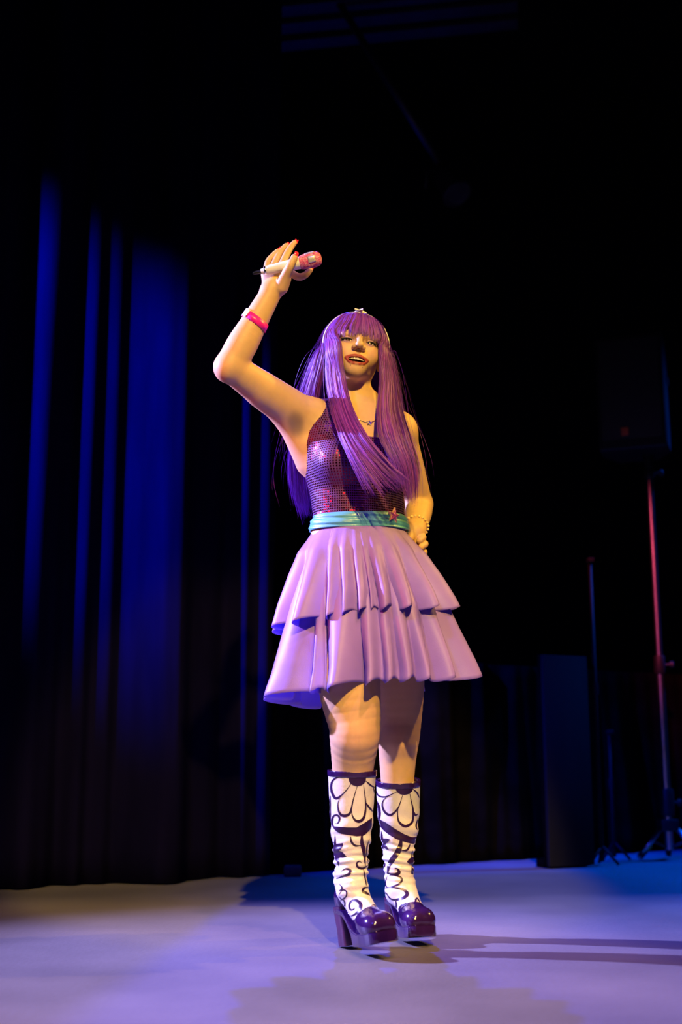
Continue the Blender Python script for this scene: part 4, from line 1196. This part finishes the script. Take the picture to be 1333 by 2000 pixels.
rf = [crown(54, 86)+[P(739, 672, 3.178), P(741, 705, 3.170), P(742, 742, 3.165), P(738, 795, 3.140), P(743, 850, 3.090), P(766, 900, 3.080), P(781, 960, 3.100)],
      crown(68, 88)+[P(749, 678, 3.198), P(753, 710, 3.198), P(756, 748, 3.195), P(756, 800, 3.155), P(768, 860, 3.100), P(788, 910, 3.100), P(797, 975, 3.130)],
      crown(80, 90)+[P(754, 682, 3.218), P(760, 712, 3.218), P(765, 752, 3.215), P(771, 805, 3.175), P(785, 860, 3.130), P(802, 915, 3.130), P(805, 985, 3.150)],
      crown(92, 92)+[P(757, 686, 3.248), P(765, 716, 3.248), P(773, 757, 3.245), P(782, 808, 3.210), P(798, 860, 3.170), P(812, 920, 3.150), P(810, 985, 3.160)]]
lock('front_lock', rf, 1000, 40, .0016, .005, .0012, 33, endvar=.22, clump=14, layers=.010)
bk = [crown(-84, 91)+[P(640, 688, 3.215), P(634, 715, 3.225), P(626, 750, 3.245), P(620, 785, 3.26), P(608, 850, 3.33), P(600, 930, 3.38), P(608, 1003, 3.39)],
      crown(-92, 92)+[P(628, 688, 3.235), P(621, 715, 3.250), P(612, 750, 3.270), P(604, 785, 3.300), P(590, 850, 3.360), P(585, 930, 3.400), P(598, 1003, 3.400)],
      crown(-108, 94)+[P(619, 690, 3.275), P(608, 718, 3.295), P(596, 752, 3.330), P(584, 795, 3.370), P(572, 865, 3.410), P(572, 935, 3.420), P(592, 1005, 3.420)],
      crown(-135, 100)+[P(630, 700, 3.355), P(618, 740, 3.370), P(602, 800, 3.400), P(590, 870, 3.430), P(588, 940, 3.440), P(604, 1012, 3.430)],
      crown(-160, 104)+[P(660, 705, 3.395), P(655, 760, 3.410), P(645, 840, 3.430), P(640, 930, 3.450), P(645, 1012, 3.440)],
      crown(180, 106)+[P(692, 706, 3.415), P(695, 770, 3.400), P(698, 850, 3.440), P(698, 930, 3.450), P(696, 1012, 3.440)],
      crown(155, 104)+[P(725, 705, 3.395), P(735, 760, 3.410), P(748, 840, 3.430), P(752, 930, 3.440), P(748, 1005, 3.430)],
      crown(130, 100)+[P(752, 700, 3.355), P(766, 750, 3.370), P(782, 820, 3.400), P(786, 900, 3.420), P(778, 990, 3.410)],
      crown(104, 94)+[P(762, 690, 3.285), P(770, 730, 3.300), P(778, 785, 3.340), P(786, 835, 3.380), P(790, 900, 3.410), P(792, 985, 3.400)]]
lock('back_hair', bk, 1900, 34, .0022, .008, .0015, 34, endvar=.15, clump=16, layers=.012)
# loose flyaway hairs
fl = [bk[0], bk[1], bk[2]]
lock('flyaway_hair', fl, 70, 40, .0007, .030, .006, 35, endvar=.35, clump=1, layers=.02, frizz=.012)
lock('flyaway_hair', [rf[2], rf[3]], 46, 46, .0007, .020, .004, 36, endvar=.3, clump=1, layers=.02, frizz=.010)
lock('flyaway_hair', [lf[2], lf[3]], 30, 46, .0007, .016, .003, 37, endvar=.3, clump=1, layers=.012, frizz=.008)

# headband with a star on top
hb = []
for a in np.linspace(-98, 98, 41):
    phi = -90 if a < 0 else 90
    p = HC+(HRAD+.0085)*np.array((math.sin(math.radians(a)), -.16, math.cos(math.radians(a))*.99))
    hb.append(H(*p))
hb = np.array(hb)
Tn = np.gradient(hb, axis=0); Tn /= np.linalg.norm(Tn, axis=1)[:, None]
fdv = RH@np.array((0, -1, 0)); V = []
for k in range(len(hb)):
    ou = np.cross(fdv, Tn[k]); ou /= np.linalg.norm(ou)
    wv = .0045
    for a_, b_ in ((-wv, -.001), (-wv, .001), (0, .002), (wv, .001), (wv, -.001)):
        V.append(hb[k]+fdv*a_+ou*b_)
F = [(k*5+i, k*5+(i+1) % 5, (k+1)*5+(i+1) % 5, (k+1)*5+i) for k in range(len(hb)-1) for i in range(5)]+[(0, 1, 2, 3, 4), tuple(range(len(V)-1, len(V)-6, -1))]
hbo = mesh_obj('headband', V, F, M['headband'], person)
upv = RH@np.array((0, 0, 1)); xv = RH@np.array((1, 0, 0))
sc_ = H(*(HC+(HRAD+.011)*np.array((-.03, -.16, .99))))
mesh_obj('star_ornament', *star_solid(sc_, xv, RH@np.array((0, 1, 0)), upv, .021, .010, .004, .3, .001), M['headband'], hbo, smooth=False)

# necklace with a star and a small ball
nk = []
for t in np.linspace(0, 1, 50):
    a = PI*(1.16-1.32*t)
    nk.append(TL(.062*math.cos(a), -.05-.058*max(0, math.sin(a)), 1.452-.060*max(0, math.sin(a))**1.5+.015*(1-max(0, math.sin(a)))))
nk = np.array(nk)
for _ in range(3):
    d, g = field_grad(BODY, nk); nk = nk-g*(d-.0016)[:, None]
nko = mesh_obj('necklace', *tube(nk, .0008, 6), M['silver'], person)
pc = P(729, 814, 3.18)[None]
for tgt, kind in ((P(729, 814, 3.17), 's'), (P(707, 823, 3.16), 'b')):
    q_ = tgt[None]
    for _ in range(8):
        d, g = field_grad(BODY, q_); q_ = q_-g*(d-.002)[:, None]
    c = q_[0]; gn = g[0]; ex = np.cross((0, 0, 1), gn); ex /= np.linalg.norm(ex); ez = np.cross(gn, ex)
    if kind == 's': mesh_obj('star_pendant', *star_solid(c, ex, ez, gn, .010, .0042, .0016, .2, .001), M['silver'], nko, smooth=False)
    else: mesh_obj('ball_pendant', *lathe([(0, 0), (.0008, .0024), (.003, .0036), (.0052, .0024), (.006, 0)], c, c+gn, 14), M['silver'], nko)

# wristband with a white tab
def band(c0, ax_, r0, r1, h, a0, a1, n, th, Fd):
    ax_ = ax_/np.linalg.norm(ax_); u = np.cross(ax_, (0, 1, 0)); u /= np.linalg.norm(u); v = np.cross(ax_, u)
    V = []
    ring = []
    for k, hh in enumerate((-h/2, h/2)):
        for i in range(n+1):
            a = a0+(a1-a0)*i/n; d = u*math.cos(a)+v*math.sin(a)
            lo, hi = .005, .09
            for _ in range(22):
                mid = (lo+hi)/2
                if Fd((c0+ax_*hh+d*mid)[None])[0] < th: lo = mid
                else: hi = mid
            V.append(c0+ax_*hh+d*hi)
    F = [(i, i+1, n+2+i, n+1+i) for i in range(n)]
    return np.array(V), F
ARM = Field(); add_arms(ARM)
c0 = P(492, 622, 3.055); axf = WR-ER
axb = axf/np.linalg.norm(axf)+np.array((.18, -.10, .0))
wb_ = mesh_obj('wristband', *band(c0, axb, 0, 0, .0205, 0, 2*PI, 60, .0022, ARM), M['wristband'], person)
sm = wb_.modifiers.new('thickness', 'SOLIDIFY'); sm.thickness = .0007; sm.offset = 1
# the tab sits on the outer front of the arm
u_ = np.cross(axb, (0, 1, 0)); v_ = np.cross(axb, u_)
tabdir = np.array((-.75, -.66, .2)); aa = math.atan2(tabdir@(v_/np.linalg.norm(v_)), tabdir@(u_/np.linalg.norm(u_)))
tb_ = mesh_obj('band_tab', *band(c0+axb*.001, axb, 0, 0, .024, aa-.62, aa+.62, 14, .0034, ARM), M['wrist_tab'], wb_)
sm = tb_.modifiers.new('thickness', 'SOLIDIFY'); sm.thickness = .0008; sm.offset = 1
# bead bracelet on the other wrist
for i in range(16):
    pass
bcx = WL*.82+EL*.18; bax = (WL-EL)/np.linalg.norm(WL-EL); bu = np.cross(bax, (0, 0, 1)); bu /= np.linalg.norm(bu); bv_ = np.cross(bax, bu)
bparts = []
for i in range(20):
    a = 2*PI*i/20; c = bcx+(bu*math.cos(a)+bv_*math.sin(a))*.0345
    bparts.append(lathe([(0, 0), (.001, .003), (.004, .0044), (.007, .003), (.008, 0)], c-bax*.004, c+bax*.004, 10))
mesh_obj('bead_bracelet', *join(bparts), M['bead'], person)

# ------------------------------------------------------------------ microphone in the raised hand
ma = P(494, 534.5, 3.034); mb = P(627, 504, 3.002)
mr_ = tag(empty('microphone', tuple(ma)), 'white microphone with pink jewelled head held across the raised palm', 'microphone')
Lm = np.linalg.norm(mb-ma)
def mpart(name, prof, m, parent=mr_, n=32):
    o = mesh_obj(name, *lathe(prof, ma, mb, n), m, parent); sharp(o, 50); return o
mpart('antenna', [(0, 0), (.001, .0035), (.006, .0048), (.024, .0062), (.026, .006), (.026, 0)], M['mic_black'])
bd_ = mpart('handle', [(.024, 0), (.024, .0070), (.027, .0082), (.034, .0090), (.036, .0112), (.045, .0124), (.075, .0136), (.105, .0148), (.128, .0162), (.134, .0164), (.134, 0)], M['mic_white'])
mpart('trim_ring', [(.0335, 0), (.0335, .0112), (.0345, .0118), (.0375, .0120), (.0385, .0114), (.0385, 0)], M['silver'], bd_)
hd = mpart('grille_head', [(.132, 0), (.132, .0166), (.136, .0180), (.145, .0196), (.160, .0204), (.172, .0202), (.181, .0186), (.187, .0150), (.1905, .0085), (.1915, 0)], M['mic_pink'])
# stones in rings
md_ = (mb-ma)/Lm; mu = np.cross(md_, (0, 1, 0)); mu /= np.linalg.norm(mu); mv = np.cross(md_, mu)
gp = []
for t in np.arange(.1345, .190, .0026):
    rr = np.interp(t, [.132, .136, .145, .160, .172, .181, .187, .1905], [.0166, .0180, .0196, .0204, .0202, .0186, .0150, .0085])
    nn_ = max(6, int(2*PI*rr/.0027))
    for i in range(nn_):
        a = 2*PI*(i+.5*(int(t*1e4) % 2))/nn_; d = mu*math.cos(a)+mv*math.sin(a)
        c = ma+md_*t+d*rr
        e1 = md_*.0011; e2 = np.cross(d, md_)*.0011
        gp.append((np.array([c-e1-e2, c+e1-e2, c+e1+e2, c-e1+e2, c+d*.0009]), [(0, 1, 4), (1, 2, 4), (2, 3, 4), (3, 0, 4)]))
st_ = mesh_obj('rhinestones', *join(gp), M['mic_pink'], hd, smooth=False); tag(st_, 'tiny pink stones set in rings', kind='stuff')
for a0, t0, t1, wa in ((None, .157, .177, .42), ('top', .150, .174, .36)):
    dcam = np.array((.10, -1, -.25)) if a0 is None else np.array((-.2, -.55, .8))
    ac = math.atan2(dcam@mv, dcam@mu)
    V, F = [], []
    for t in np.linspace(t0, t1, 7):
        rr = np.interp(t, [.145, .160, .172, .181], [.0196, .0204, .0202, .0186])+.0012
        for i in range(9):
            a = ac-wa+2*wa*i/8; V.append(ma+md_*t+(mu*math.cos(a)+mv*math.sin(a))*rr)
    F = [(j*9+i, j*9+i+1, (j+1)*9+i+1, (j+1)*9+i) for j in range(6) for i in range(8)]
    po = mesh_obj('stone_patch', V, F, M['mic_patch'], hd)
    sm = po.modifiers.new('thickness', 'SOLIDIFY'); sm.thickness = .001; sm.offset = 0
    bars = []
    for i in range(1, 8, 2):
        a = ac-wa+2*wa*i/8
        bars.append(tube([ma+md_*(t0+.001)+(mu*math.cos(a)+mv*math.sin(a))*.0214, ma+md_*(t1-.001)+(mu*math.cos(a)+mv*math.sin(a))*.0208], .0006, 6))
    mesh_obj('patch_ridges', *join(bars), M['silver'], hd)
